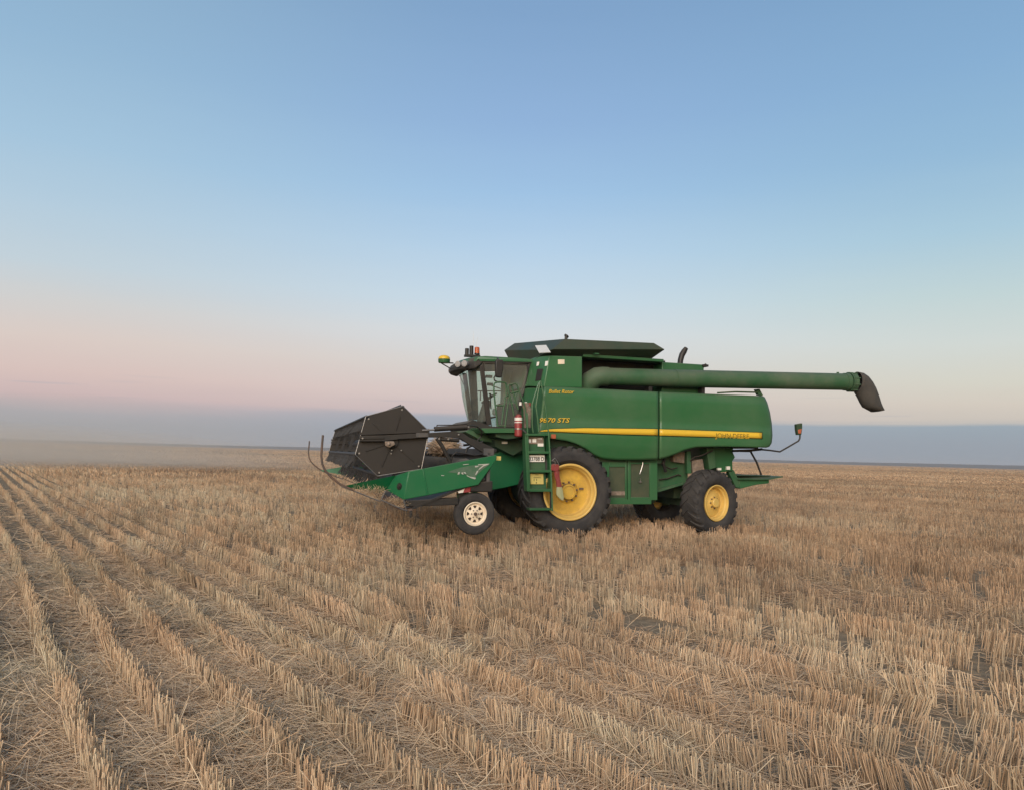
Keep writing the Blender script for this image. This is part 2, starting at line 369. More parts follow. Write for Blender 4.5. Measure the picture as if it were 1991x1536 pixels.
m = MB(); p = U(1160, 688, -1.5); m.box(p.x - .04, p.x + .06, -1.50, -1.40, p.z - .01, p.z + .012); m.build('hinge', 'green', ext)
# --- engine deck, exhaust
m = MB(); a = U(1291, 705, -1.15); b = U(1369, 716, -1.15); m.box(a.x - .05, b.x, -1.15, 1.15, 3.0, b.z + .08); m.build('engine_deck', 'green', C, bevel=.02)
m = MB(); a = U(1363, 712, -1.1); m.box(a.x, a.x + .14, -1.2, -.9, a.z - .02, a.z + .03); m.tube([a + Vector((.02, -.02, 0)), a + Vector((.10, -.04, .05)), a + Vector((.16, 0, .01))], .014, 6); m.build('deck_latch', 'black', C)
m = MB(); pts = [P(z3, 80, 285, -.6), P(z3, 87, 225, -.6), P(z3, 97, 190, -.6), P(z3, 113, 163, -.6), P(z3, 128, 140, -.6)]
m.tube(pts, [.066, .068, .07, .068, .05], 14); m.build('exhaust_stack', 'black', C)
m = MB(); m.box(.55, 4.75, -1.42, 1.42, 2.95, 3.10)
m.build('top_deck', 'recess_shade', C)
m = MB(); m.prism([U(1475, 768, -1.35), U(1484, 769.5, -1.35), U(1477, 756.5, -1.35), U(1470, 757, -1.35)], -1.25); m.tube([U(1395, 764, -1.35), U(1430, 762, -1.35), U(1472, 763, -1.35)], .02, 6); m.build('auger_cradle', 'green_dark', C)
for px in (1262, 1365):
    a = U(px, 766, -1.32); m = MB(); m.box(a.x - .04, a.x + .04, -1.38, -1.2, a.z - .1, a.z + .16); m.build('cradle_bracket', 'black', C)
# --- unloading auger
AU = empty_part('unloading_auger', C)
ty = lambda px: -1.27 - .33 * (px - 1165) / 485
def tc(px, py): return U(px, py, ty(px))
A0, A1, A2, A3 = tc(1172, 732.2), tc(1313, 736), tc(1420, 738.6), tc(1648, 742.8)
m = MB(); m.tube([A0, A1 + Vector((-.01, 0, 0))], .196, 28); m.tube([A1, A3], .201, 28); m.tube([A1 + Vector((-.03, 0, 0)), A1 + Vector((.03, 0, 0))], .205, 28); m.build('auger_tube', 'green_dusty', AU)
m = MB(); e = [A0 + Vector((.12, 0, 0)), A0, A0 + Vector((-.13, .02, -.02)), A0 + Vector((-.24, .10, -.10)), A0 + Vector((-.28, .22, -.25)), A0 + Vector((-.28, .26, -.5))]
m.tube(e, [.215, .215, .22, .23, .23, .23], 24); m.build('auger_elbow', 'green_dusty', AU)
m = MB(); k = (A3 - A2).normalized()
for s0, s1, r in ((-.10, .0, .212), (.02, .05, .235), (.07, .17, .222)):
    m.tube([A3 + k * s0, A3 + k * s1], r, 28)
m.tube([U(1629, 728, -1.6), U(1629, 724, -1.6)], .03, 8)
for i in range(9):
    a = 2 * math.pi * i / 9; o_ = Vector((0, math.cos(a), math.sin(a))) * .228; m.tube([A3 + k * .01 + o_, A3 + k * .19 + o_], .014, 6)
m.build('auger_flange', 'green_dusty', AU)
def tq(px, py): return U(px, py, -1.60)
outer = [(1666, 723.5), (1676, 725.5), (1685, 731.5), (1692.5, 741), (1699, 753), (1705, 769), (1710, 784), (1714, 797)]
inner = [(1664, 761.5), (1664.5, 762.5), (1665.5, 765), (1668, 769.5), (1671, 775), (1675, 783), (1680, 791.5), (1699, 800.5)]
rs = []
for i, ((ax_, ay_), (bx_, by_)) in enumerate(zip(outer, inner)):
    h = math.hypot(ax_ - bx_, ay_ - by_) / 2; rg = []
    for q in range(20):
        a = 2 * math.pi * q / 20; k = .5 + .5 * math.cos(a)
        p = tq(bx_ + (ax_ - bx_) * k, by_ + (ay_ - by_) * k); p.y += math.sin(a) * (.205 if i < 6 else .19)
        rg.append(p)
    rs.append(rg)
m = MB(); m.rings(rs, cap=False); m.build('spout_boot', 'boot', AU, solid=.012, angle=60)

# --- wheels
def tyre_mb(Rr, rim_r, W, lugs, lug_h, rot=0.0):
    """tyre about the local y axis, near face at -W/2"""
    m = MB(); w = W / 2; Rb = Rr - lug_h; sh = Rb - rim_r
    prof = [(rim_r - .015, -w * .62), (rim_r + .02, -w * .78), (rim_r + sh * .25, -w * .96), (rim_r + sh * .5, -w * 1.02), (rim_r + sh * .75, -w * .98), (Rb - .045, -w * .90), (Rb - .012, -w * .78), (Rb, -w * .4), (Rb + .006, 0)]
    prof = prof + [(r, -y) for r, y in reversed(prof[:-1])]
    m.lathe((0, 0, 0), prof, 72)
    if lugs:
        for side in (-1, 1):
            for i in range(lugs):
                a0 = 2 * math.pi * (i + (0 if side < 0 else .5)) / lugs + rot; secs = []
                for q in range(7):
                    t = q / 6; y = side * (t * 1.04 - .04) * w * .97; a = a0 + t * .36 * (w / .4) * (.95 / Rr) * .9
                    rt = Rr - (.015 if t < .75 else .02 + .22 * lug_h / .05 * (t - .75) * .5); rb = Rb - .05 - (.05 if t > .85 else 0)
                    hwid = (.036 + .02 * t) / Rr
                    if t > .95: rb = Rb - .10; rt = Rr - .055
                    secs.append([(rr_ * math.cos(aa), y, rr_ * math.sin(aa)) for rr_, aa in ((rb, a - hwid * 1.25), (rt, a - hwid), (rt, a + hwid), (rb, a + hwid * 1.25))])
                m.rings(secs)
    return m
def wheel(name, c, rot_z, Rr, rim_r, W, lugs, lug_h, kind, side):
    """side -1: dished face towards -y"""
    w = empty_part(name, C); w.location = c; w.rotation_euler = (0, 0, rot_z + (0 if side < 0 else math.pi))
    tyre_mb(Rr, rim_r, W, lugs, lug_h).build('tyre', 'rubber', w, angle=30)
    f = -W / 2
    m = MB(); m.mat(0)
    if kind == 'drive':
        m.lathe((0, 0, 0), [(rim_r - .03, f + .15), (rim_r + .005, f + .06), (rim_r + .015, f + .035), (rim_r - .005, f + .025), (rim_r - .03, f + .035), (rim_r - .045, f + .10), (rim_r - .075, f + .13), (rim_r - .085, f + .235), (rim_r - .10, f + .26)], 72); m.mat(2); m.lathe((0, 0, 0), [(rim_r - .10, f + .26), (rim_r - .16, f + .27), (.26, f + .255), (.215, f + .215), (.20, f + .215), (.165, f + .215)], 72)
        m.lathe((0, 0, 0), [(.165, f + .22), (.165, f + .12), (.15, f + .105), (.13, f + .105), (.125, f + .13), (.0001, f + .13)], 32)
        m.box(.30, .37, f + .24, f + .262, .03, .065)
        m.mat(1)
        for i in range(10):
            a = 2 * math.pi * i / 10 + .2; m.tube([(.205 * math.cos(a), f + .23, .205 * math.sin(a)), (.205 * math.cos(a), f + .165, .205 * math.sin(a))], .02, 6)
        m.lathe((0, 0, 0), [(.172, f + .19), (.178, f + .16), (.168, f + .15)], 32)
        m.box(.28, .375, f + .232, f + .254, .045, .085)
        m.build('rim', ['yellow_pale', 'rust', 'yellow'], w)
    elif kind == 'steer':
        m.lathe((0, 0, 0), [(rim_r - .02, f + .15), (rim_r + .006, f + .05), (rim_r + .012, f + .03), (rim_r - .005, f + .022), (rim_r - .02, f + .03), (rim_r - .03, f + .08), (rim_r - .055, f + .10), (rim_r - .06, f + .185), (rim_r - .085, f + .20), (rim_r - .10, f + .175), (.15, f + .135), (.13, f + .12), (.0001, f + .12)], 56)
        m.lathe((0, 0, 0), [(.105, f + .13), (.105, f + .06), (.09, f + .045), (.0001, f + .045)], 24)
        m.mat(1)
        for i in range(8):
            a = 2 * math.pi * i / 8; m.tube([(.125 * math.cos(a), f + .13, .125 * math.sin(a)), (.125 * math.cos(a), f + .095, .125 * math.sin(a))], .016, 6)
        m.build('rim', ['yellow_pale', 'rust'], w)
    elif kind == 'gauge':
        m.lathe((0, 0, 0), [(rim_r - .02, f + .09), (rim_r + .006, f + .03), (rim_r + .010, f + .018), (rim_r - .002, f + .012), (rim_r - .014, f + .02), (rim_r - .02, f + .05), (rim_r - .035, f + .06), (rim_r - .052, f + .05), (rim_r - .052, f + .065)], 48)
        m.lathe((0, 0, 0), [(.095, f + .06), (.095, f + .045), (.06, f + .03), (.04, f + .03), (.04, f + .015), (.0001, f + .012)], 32)
        for i in range(8):
            a = 2 * math.pi * (i + .5) / 8; r0_, r1_ = .09, rim_r - .048
            h0, h1 = .26, .085
            q = [(r0_ * math.cos(a - h0), f + .048, r0_ * math.sin(a - h0)), (r0_ * math.cos(a + h0), f + .048, r0_ * math.sin(a + h0)), (r1_ * math.cos(a + h1 * 1.9), f + .054, r1_ * math.sin(a + h1 * 1.9)), (r1_ * math.cos(a - h1 * 1.9), f + .054, r1_ * math.sin(a - h1 * 1.9))]
            m.slab(q, (0, .006, 0))
        m.build('rim', 'cream', w, angle=40)
        m = MB()
        m.lathe((0, 0, 0), [(rim_r - .02, f + .10), (.0001, f + .10)], 32)
        for i in range(6):
            a = 2 * math.pi * i / 6; m.tube([(.062 * math.cos(a), f + .05, .062 * math.sin(a)), (.062 * math.cos(a), f + .02, .062 * math.sin(a))], .011, 6)
        m.tube([(0, f + .03, 0), (0, f - .005, 0)], .03, 12)
        m.build('hub', 'rust', w)
    return w
WY = FACE_Y - .03 + .41
wheel('drive_wheel', (0, WY, AXZ), 0, .985, .585, .82, 24, .05, 'drive', -1)
wheel('drive_wheel', (0, -WY, AXZ), 0, .985, .585, .82, 24, .05, 'drive', 1)
rw = U(1393, 978, -1.50); RZ = .755
st = R(20)
for s in (-1, 1):
    c = Vector((rw.x - .06, s * 1.28, RZ)); wheel('steered_wheel', c, st, .765, .40, .52, 20, .045, 'steer', s)
# --- axles, undercarriage
m = MB(); m.box(-.35, .35, -.92, .92, .62, 1.5); m.tube([(0, -1.2, AXZ), (0, 1.2, AXZ)], .2, 16); m.tube([(0, .30, AXZ), (0, 1.02, AXZ)], .52, 24); m.tube([(0, -.30, AXZ), (0, -1.02, AXZ)], .52, 24); m.build('front_axle', 'chassis', C)  # wide drums added to darken the shaded gap under the feeder, hiding rim yellow
m = MB(); m.box(rw.x - .30, rw.x + .02, -.95, .95, .62, .95); m.box(rw.x - .55, rw.x - .2, -.5, .5, .8, 1.6)
for s in (-1, 1): m.tube([(rw.x - .06, s * .85, .55), (rw.x - .06, s * .85, 1.05)], .09, 12)
m.bar((rw.x - .2, -.9, .80), (rw.x - .2, .9, .80), .1, .1); m.build('rear_axle', 'chassis', C)
m = MB()
m.prism([P(z7, 560, 180, -.95), P(z7, 930, 200, -.95), P(z7, 930, 520, -.95), P(z7, 640, 580, -.95), P(z7, 560, 690, -.95)], .95); m.build('cleaning_shoe', 'green_dark', C, bevel=.01)
m = MB(); m.prism([P(z7, 560, 575, -1.02), P(z7, 630, 580, -1.02), P(z7, 920, 505, -1.02), P(z7, 920, 520, -1.02), P(z7, 640, 605, -1.02), P(z7, 560, 610, -1.02)], -.94); m.build('shoe_rail', 'green_dusty', C)
m = MB(); m.prism([P(z7, 780, 200, -1.10), P(z7, 900, 200, -1.10), P(z7, 895, 315, -1.10), P(z7, 785, 300, -1.10)], -.9); m.build('chassis_plate', 'bag', C, bevel=.01)
m = MB(); m.prism([P(z7, 920, 190, -1.2), P(z7, 960, 190, -1.2), P(z7, 968, 420, -1.2), P(z7, 925, 420, -1.2)], -1.1); m.build('rear_frame_post', 'green_dark', C, bevel=.01); m = MB(); m.prism([P(z7, 1120, 160, -1.15), P(z7, 1200, 160, -1.15), P(z7, 1215, 360, -1.15), P(z7, 1150, 380, -1.15)], -.8); m.build('rear_frame_post', 'green_dark', C, bevel=.01)
m = MB(); m.prism([P(z7, 970, 290, -1.05), P(z7, 1080, 270, -1.05), P(z7, 1100, 380, -1.05), P(z7, 980, 420, -1.05)], -.7); m.build('chassis_plate', 'bag', C, bevel=.01)
m = MB(); m.tube([P(z7, 690, 270, -1.2), P(z7, 680, 320, -1.22), P(z7, 705, 400, -1.2)], .035, 8); m.tube([P(z7, 820, 360, -1.1), P(z7, 760, 375, -1.15), P(z7, 700, 350, -1.2), P(z7, 640, 300, -1.2)], .018, 6); m.tube([P(z7, 1180, 185, -1.2), P(z7, 1060, 240, -1.2), P(z7, 1000, 250, -1.15), P(z7, 950, 290, -1.2)], .02, 6)
m.tube([P(z7, 640, 480, -1.0), P(z7, 720, 470, -1.0), P(z7, 830, 430, -1.0), P(z7, 860, 440, -1.0)], .016, 6)
m.build('hydraulic_hose', 'black', C)
# side screens below the panel between the wheels
YS = -1.36
m = MB()
def rect(a0, b0, a1, b1, Y=YS, th=.05): m.prism([P(z7, a0, b0, Y), P(z7, a1, b0, Y), P(z7, a1, b1, Y), P(z7, a0, b1, Y)], Y + th)
rect(60, 683, 560, 732); rect(293, 270, 310, 690); rect(318, 270, 350, 690); rect(540, 270, 620, 690, th=.5); rect(60, 270, 560, 300, Y=YS + .01); rect(60, 270, 130, 690, Y=YS + .02); rect(350, 660, 545, 685, Y=YS + .004); rect(130, 665, 293, 684, Y=YS + .004); rect(350, 300, 545, 322, Y=YS + .004); rect(130, 300, 293, 352, Y=YS + .004)
frame = m.build('side_screen_frame', 'green', C, bevel=.008)
m = MB(); rect(130, 350, 293, 668, Y=YS + .03, th=.01); rect(350, 320, 542, 662, Y=YS + .03, th=.01); m.build('screen_panel', 'mesh_panel', frame)
m = MB(); rect(132, 600, 293, 640, Y=YS + .022, th=.006); m.build('chaff_drift', 'bag', frame)
m = MB(); m.tube([P(z7, 428, 505, YS), P(z7, 460, 505, YS)], .012, 6); m.tube([P(z7, 445, 465, YS), P(z7, 445, 515, YS)], .012, 6); m.tube([P(z7, 440, 425, YS), P(z7, 470, 330, YS), P(z7, 470, 300, YS)], .012, 6); m.build('screen_latch', 'steel', frame)
m = MB(); m.box(.75, 2.3, -1.05, 1.05, .72, 1.7); m.build('threshing_body', 'chassis', C)
# --- tail: chute, spreader deck, marker lamp
m = MB()
pts = [P(z3, 320, 850, -.95), P(z3, 472, 855, -.95), P(z3, 470, 895, -.95), P(z3, 486, 930, -.95), P(z3, 466, 960, -.95), P(z3, 468, 1030, -.95), P(z3, 380, 1040, -.95), P(z3, 340, 1000, -.95)]
m.prism(pts, .95); chute = m.build('straw_chute', 'green', C, bevel=.02)
m = MB(); m.prism([P(z3, 424, 996, -1.0), P(z3, 448, 996, -1.0), P(z3, 448, 1020, -1.0), P(z3, 424, 1020, -1.0)], -.94); m.build('notice', 'white', chute); m = MB(); m.prism([P(z3, 360, 1008, -1.0), P(z3, 384, 1008, -1.0), P(z3, 384, 1024, -1.0), P(z3, 360, 1024, -1.0)], -.94); m.build('notice', 'white', chute)
m = MB(); m.prism([P(z3, 473, 1020, -.9), P(z3, 510, 1090, -.9), P(z3, 522, 1155, -.9), P(z3, 490, 1150, -.9), P(z3, 440, 1040, -.9)], -.75); m.build('chute_bracket', 'green_dark', C, bevel=.01)
SP = empty_part('straw_spreader', C)
m = MB(); m.prism([P(z3, 515, 1095, -.85), P(z3, 732, 1085, -.85), P(z3, 732, 1120, -.85), P(z3, 640, 1130, -.85), P(z3, 520, 1160, -.85)], .85); m.build('spreader_housing', 'green', SP, bevel=.012)
m = MB(); m.slab([P(z3, 490, 1058, -.3), P(z3, 660, 1062, -.3), P(z3, 835, 1074, -.9), P(z3, 740, 1093, -.95), P(z3, 500, 1092, -.95)], (0, 0, .02)); m.build('spreader_deck', 'green_dusty', SP)
q = P(z3, 835, 1075, -.9); q2 = P(z3, 490, 1060, -.9)
m = MB(); m.box(q2.x, q.x - .35, -.9, .95, q.z + .01, q.z + .03); m.build('spreader_lid', 'chassis', SP)
m = MB(); m.tube([P(z3, 597, 888, -.9), P(z3, 640, 965, -.9), P(z3, 675, 1058, -.9)], .024, 8); m.build('support_strut', 'black', C)
m = MB(); m.tube([P(z3, 470, 884, -1.2), P(z3, 600, 880, -1.2), P(z3, 680, 872, -1.2)], .032, 6); m.prism([P(z3, 555, 880, -1.1), P(z3, 620, 872, -1.1), P(z3, 605, 893, -1.1), P(z3, 570, 892, -1.1)], -.8); m.box(4.2, 4.9, -1.2, 1.2, 2.02, 2.08); m.build('tail_bracket', 'black', C)
LA = empty_part('marker_lamp', C); YL = -1.35
m = MB(); m.tube([P(z3, 675, 874, YL), P(z3, 740, 880, YL), P(z3, 810, 890, YL), P(z3, 880, 850, YL), P(z3, 945, 812, YL), P(z3, 955, 795, YL), P(z3, 957, 768, YL)], .02, 8); m.build('lamp_arm', 'black', LA)
m = MB(); m.prism([P(z3, 933, 690, YL), P(z3, 974, 682, YL), P(z3, 975, 715, YL), P(z3, 968, 768, YL), P(z3, 942, 768, YL), P(z3, 935, 728, YL)], YL + .10); m.build('lamp_housing', 'chassis', LA, bevel=.012)
m = MB(); m.prism([P(z3, 943, 730, YL - .012), P(z3, 970, 724, YL - .012), P(z3, 964, 758, YL - .012), P(z3, 946, 758, YL - .012)], YL); m.build('amber_lens', 'orange_dull', LA, bevel=.006)
# --- cab
CAB = empty_part('cab', C); YC = -.92
def c4(a, b, Y=YC): return P(z4, a, b, Y)
# roof: loft across the width, narrower at the edges
prof = [(276, 446), (264, 410), (300, 352), (400, 312), (470, 299), (730, 301), (1100, 321), (1392, 346), (1392, 386), (980, 402), (680, 384), (600, 432), (480, 442), (385, 462), (318, 462)]
base = [c4(a, b) for a, b in prof]; cx = sum(p.x for p in base) / len(base); cz = sum(p.z for p in base) / len(base)
greenp = [(300, 350), (400, 307), (470, 293), (730, 295), (1100, 316), (1392, 341), (1392, 374), (1000, 368), (760, 366), (640, 362), (560, 345), (470, 325), (400, 328)]
def loft_y(pts, ys, m):
    rs = []
    xf = min(p.x for p in base)
    for y, sc in ys:
        fwd = .17 + .34 * (abs(y) / .93) ** 3                  # the brow is bowed in plan
        rs.append([Vector((p.x + fwd * max(0, min(1, (cx - p.x) / (cx - xf))), y, cz + (p.z - cz) * sc)) for p in pts])
    return m.rings(rs)
m = MB(); loft_y(base, [(-.93, .78), (-.91, .93), (-.86, 1.0), (-.6, 1.0), (-.3, 1.0), (0, 1.0), (.3, 1.0), (.6, 1.0), (.86, 1.0), (.91, .93), (.93, .78)], m); roof = m.build('roof', 'trim_dark', CAB, angle=50, bevel=.01)
gb = [c4(a, b, YC - .03) for a, b in greenp]
m = MB(); loft_y(gb, [(-.95, .88), (-.94, .97), (-.90, 1.0), (-.6, 1.0), (-.3, 1.0), (0, 1.0), (.3, 1.0), (.6, 1.0), (.90, 1.0), (.94, .97), (.95, .88)], m); m.build('roof_cap', 'green', CAB, angle=50)
# front lamps in the roof brow
for a, b, y in ((362, 408, -.55), (450, 400, -.86), (362, 408, .45), (450, 400, .86)):
    p = c4(a, b, y if y < 0 else -.86); ce = Vector((p.x + (.1 if y > 0 else 0), y, p.z)); d = Vector((-.62, -.75, -.06)).normalized() if y < 0 else Vector((-.9, .4, -.05))
    m = MB(); m.tube([ce - d * .05, ce + d * .05], [.060, .068], 16); m.tube([ce + d * .048, ce + d * .060], [.058, .045], 16); m.build('roof_lamp', 'lamp', CAB)
# floor, base
m = MB(); m.prism([c4(470, 1200), c4(560, 1160), c4(820, 1250), c4(1180, 1250), c4(1230, 1290), c4(1240, 1330), c4(650, 1330), c4(480, 1290)], .92); m.build('cab_floor', 'trim_dark', CAB)
# pillars
def pillar(name, a, b, w, d=.06, mat='trim_dark', par=CAB):
    m = MB(); m.prism([c4(a[0] - w / 2, a[1], a[2]), c4(a[0] + w / 2, a[1], a[2]), c4(b[0] + w / 2, b[1], b[2]), c4(b[0] - w / 2, b[1], b[2])], None) if False else None
    pa0, pa1, pb1, pb0 = c4(a[0] - w / 2, a[1], a[2]), c4(a[0] + w / 2, a[1], a[2]), c4(b[0] + w / 2, b[1], b[2]), c4(b[0] - w / 2, b[1], b[2])
    m.slab([pa0, pa1, pb1, pb0], (0, d, 0)); return m.build(name, mat, par, bevel=.01)
pillar('door_pillar', (678, 430, -.90), (775, 1230, -.86), 58)
pillar('rear_pillar', (1325, 400, -.90), (1165, 1000, -.88), 34); pillar('rear_pillar', (1325, 400, .84), (1165, 1000, .84), 30)
pa = c4(678, 430, -.90); pb = c4(775, 1230, -.86)
m = MB(); m.slab([mir(pa) + Vector((-.05, 0, 0)), mir(pa) + Vector((.05, 0, 0)), mir(pb) + Vector((.05, 0, 0)), mir(pb) + Vector((-.05, 0, 0))], (0, -.06, 0)); m.build('door_pillar', 'trim_dark', CAB, bevel=.01)
# wide corner post seen through the windscreen on the far side
qa, qb, qc, qd = c4(480, 440, .80), c4(590, 430, .80), c4(622, 1160, .72), c4(545, 1160, .72)
m = MB(); m.slab([qa, qb, qc, qd], (0, -.10, 0)); m.build('corner_post', 'trim_dark', CAB, bevel=.015)
# windscreen: curved sheet from near door pillar round the front to the far one
topz = c4(350, 480, .3).z; botz = c4(470, 1195, .3).z
fx_t = c4(352, 480, .72).x - .03; fx_b = c4(468, 1195, .66).x - .02
vs = []; fs = []; nu, nv = 24, 8
for i in range(nu + 1):
    t = -1 + 2 * i / nu; 
    for j in range(nv + 1):
        v = j / nv; xe = pa.x + (pb.x - pa.x) * v; xf = fx_t + (fx_b - fx_t) * v; hw_ = .90 - .05 * v
        k = abs(t) ** 3.2; x = xf + (xe - xf) * k; bow = -.05 * math.sin(math.pi * v) * (1 - k)
        zz = topz + (botz - topz) * v + (.05 * k if v < .2 else 0)
        vs.append((x + bow, math.copysign(hw_ * min(1, abs(t) ** .85), t), zz))
for i in range(nu):
    for j in range(nv): a = i * (nv + 1) + j; fs.append((a, a + 1, a + nv + 2, a + nv + 1))
m = MB(); m.add(vs, fs); m.build('windscreen', 'glass', CAB)
# door glass (near) and far side glass
dg = [c4(705, 400, -.91), c4(1280, 420, -.91), c4(1290, 520, -.91), c4(1240, 780, -.90), c4(1180, 930, -.89), c4(1150, 1120, -.88), c4(1130, 1245, -.88), c4(815, 1250, -.88)]
m = MB(); m.add(dg, [tuple(range(len(dg)))]); m.build('door_glass', 'glass', CAB, smooth=False)
m = MB(); m.add([mir(p) for p in dg], [tuple(range(len(dg)))]); m.build('door_glass', 'glass', CAB, smooth=False)
m = MB(); ps = [c4(690, 396, -.915), c4(1290, 416, -.915), c4(1296, 520, -.915), c4(1246, 790, -.905), c4(1188, 930, -.895), c4(1158, 1120, -.885), c4(1138, 1250, -.885), c4(808, 1256, -.885)]
m.tube(ps + [ps[0]], .016, 6); m.build('door_frame', 'trim_dark', CAB)
# rear wall with opening, interior
xr = c4(1240, 700, .0).x
m = MB(); m.box(xr, xr + .05, -.86, .86, c4(900, 1245, 0).z, c4(900, 840, 0).z + .06); m.box(xr - .02, xr + .05, -.86, -.05, 2.35, 3.78); m.box(xr - .02, xr + .05, .66, .86, 2.35, 3.78); m.box(xr - .02, xr + .05, -.86, .86, 3.52, 3.78); m.build('rear_wall', 'trim', CAB)
m = MB(); m.box(xr - .32, xr - .03, .56, .86, 2.35, 3.75); m.build('side_trim', 'trim', CAB, bevel=.03)
sx = xr - .42
m = MB(); m.box(sx - .25, sx + .25, -.27, .27, 2.62, 2.78); m.rings([[(sx + .16, -.25, 2.75), (sx + .30, -.25, 2.75), (sx + .30, .25, 2.75), (sx + .16, .25, 2.75)], [(sx + .30, -.24, 3.30), (sx + .40, -.24, 3.30), (sx + .40, .24, 3.30), (sx + .30, .24, 3.30)]]); m.box(sx - .18, sx + .18, -.2, .2, 2.36, 2.64); m.build('operator_seat', 'trim', CAB, bevel=.04)
px_ = c4(640, 1150, 0).x
m = MB(); m.tube([(px_ + .05, 0, 2.35), (px_ + .18, 0, 2.95)], [.13, .09], 12); m.build('steering_column', 'trim_dark', CAB)
m = MB(); ce = Vector((px_ + .22, 0, 3.0)); rr_ = .2; tl = R(35)
m.tube([ce + Vector((rr_ * math.cos(a) * math.cos(tl), rr_ * math.sin(a), -rr_ * math.cos(a) * math.sin(tl) * -1)) for a in [2 * math.pi * i / 24 for i in range(25)]], .016, 6); m.bar(ce + Vector((-.15, 0, -.1)), ce + Vector((.15, 0, .1)), .04, .02); m.build('steering_wheel', 'trim_dark', CAB)
m = MB(); a = c4(740, 575, -.6); m.box(a.x - .02, a.x + .12, -.66, -.58, a.z - .03, a.z + .03); b = c4(760, 680, -.6); m.box(b.x - .02, b.x + .10, -.66, -.58, b.z - .03, b.z + .03); m.tube([b, c4(930, 740, -.4)], .012, 6); m.build('monitor', 'trim_dark', CAB)
m = MB(); m.tube([c4(620, 770, .84), c4(960, 770, .84)], .014, 6); m.tube([c4(660, 770, .84), c4(655, 900, .84)], .014, 6); m.build('far_grab_rail', 'black', CAB)
m = MB(); m.tube([c4(400, 470, .3), c4(440, 640, .1), c4(480, 790, -.2)], .008, 6); m.tube([c4(372, 560, .55), c4(480, 790, -.2), c4(520, 920, -.2)], .010, 6); m.build('wiper', 'black', CAB)
m = MB(); m.box(xr - .75, xr - .25, -.80, -.45, 2.36, 2.85); m.build('armrest_console', 'trim_dark', CAB, bevel=.03)
m = MB(); a = c4(790, 820, -.93); m.prism([c4(775, 800, -.945), c4(800, 800, -.945), c4(815, 845, -.945), c4(795, 845, -.945)], -.90); m.tube([c4(790, 840, -.93), c4(800, 1010, -.93)], .012, 6); m.build('door_handle', 'black', CAB); m = MB(); m.tube([c4(800, 1130, -.94), c4(862, 1118, -.94)], .022, 6); m.build('door_hinge', 'black', CAB)
# roof-top fittings
m = MB()
for a0, b0, a1, b1 in ((445, 290, 500, 195), (505, 290, 562, 160)):
    a = c4((a0 + a1) / 2, b0, -.3); b = c4((a0 + a1) / 2 + 3, b1, -.3); r_ = (a1 - a0) / 2 / 6.983 * 17.3 / 1500; m.tube([a, b], r_, 14)
m.box(c4(440, 290, -.3).x, c4(650, 290, -.3).x, -.36, -.24, c4(500, 300, -.3).z - .02, c4(500, 280, -.3).z); m.build('roof_work_lamp', 'black', C, bevel=.008)
a = c4(610, 278, -.3); b = c4(612, 262, -.3); c_ = c4(612, 178, -.3); BE = empty_part('beacon', C)
m = MB(); m.tube([a, b], .065, 16); m.build('beacon_base', 'black', BE)
m = MB(); m.tube([b, c_ + Vector((0, 0, -.015)), c_], [.058, .056, .04], 16); m.build('beacon_lens', 'orange', BE)
m = MB(); m.tube([c4(563, 290, -.1), c4(560, -40, -.1)], .0035, 5); m.tube([c4(590, 290, .1), c4(597, 150, .1), c4(618, 45, .1)], .0035, 5); m.build('radio_aerial', 'white', C)
GP = empty_part('satellite_receiver', C); YG = -.05
m = MB(); c0 = c4(165, 340, YG); rg = 82 / 6.983 * 17.0 / 1500
rs = []
for zz, k in ((.0, 1.0), (.03, .98), (.055, .86), (.075, .62), (.085, .35)):
    rs.append([(c0.x + rg * k * math.cos(2 * math.pi * i / 20), YG + rg * k * math.sin(2 * math.pi * i / 20), c0.z + zz) for i in range(20)])
m.rings(rs); m.build('receiver_dome', 'decal', GP, angle=60)
m = MB(); m.rings([[(c0.x + rg * k * math.cos(2 * math.pi * i / 20), YG + rg * k * math.sin(2 * math.pi * i / 20), c0.z + zz) for i in range(20)] for zz, k in ((-.09, .92), (-.07, 1.0), (-.003, 1.03))]); m.build('receiver_base', 'green', GP, angle=40)
m = MB(); m.tube([c4(125, 395, YG), c4(250, 468, YG), c4(300, 480, YG)], .014, 6); m.tube([c4(225, 392, YG), c4(290, 395, YG)], .016, 6); m.build('receiver_arm', 'black', GP)
MI = empty_part('side_mirror', C); YM = -1.45
m = MB(); m.prism([c4(870, 345, YM), c4(968, 350, YM), c4(972, 450, YM), c4(948, 592, YM), c4(868, 582, YM), c4(862, 480, YM)], YM + .09); m.build('mirror_shell', 'black', MI, bevel=.02)
m = MB(); m.tube([c4(858, 560, YM), c4(840, 595, YM), c4(852, 630, YM), c4(890, 648, YM), c4(980, 648, YM + .1)], .016, 8); m.build('mirror_arm', 'black', MI); m = MB(); m.tube([c4(905, 350, YM + .05), c4(890, 320, -1.0), c4(885, 330, -.9)], .016, 8); m.build('mirror_arm', 'black', MI)

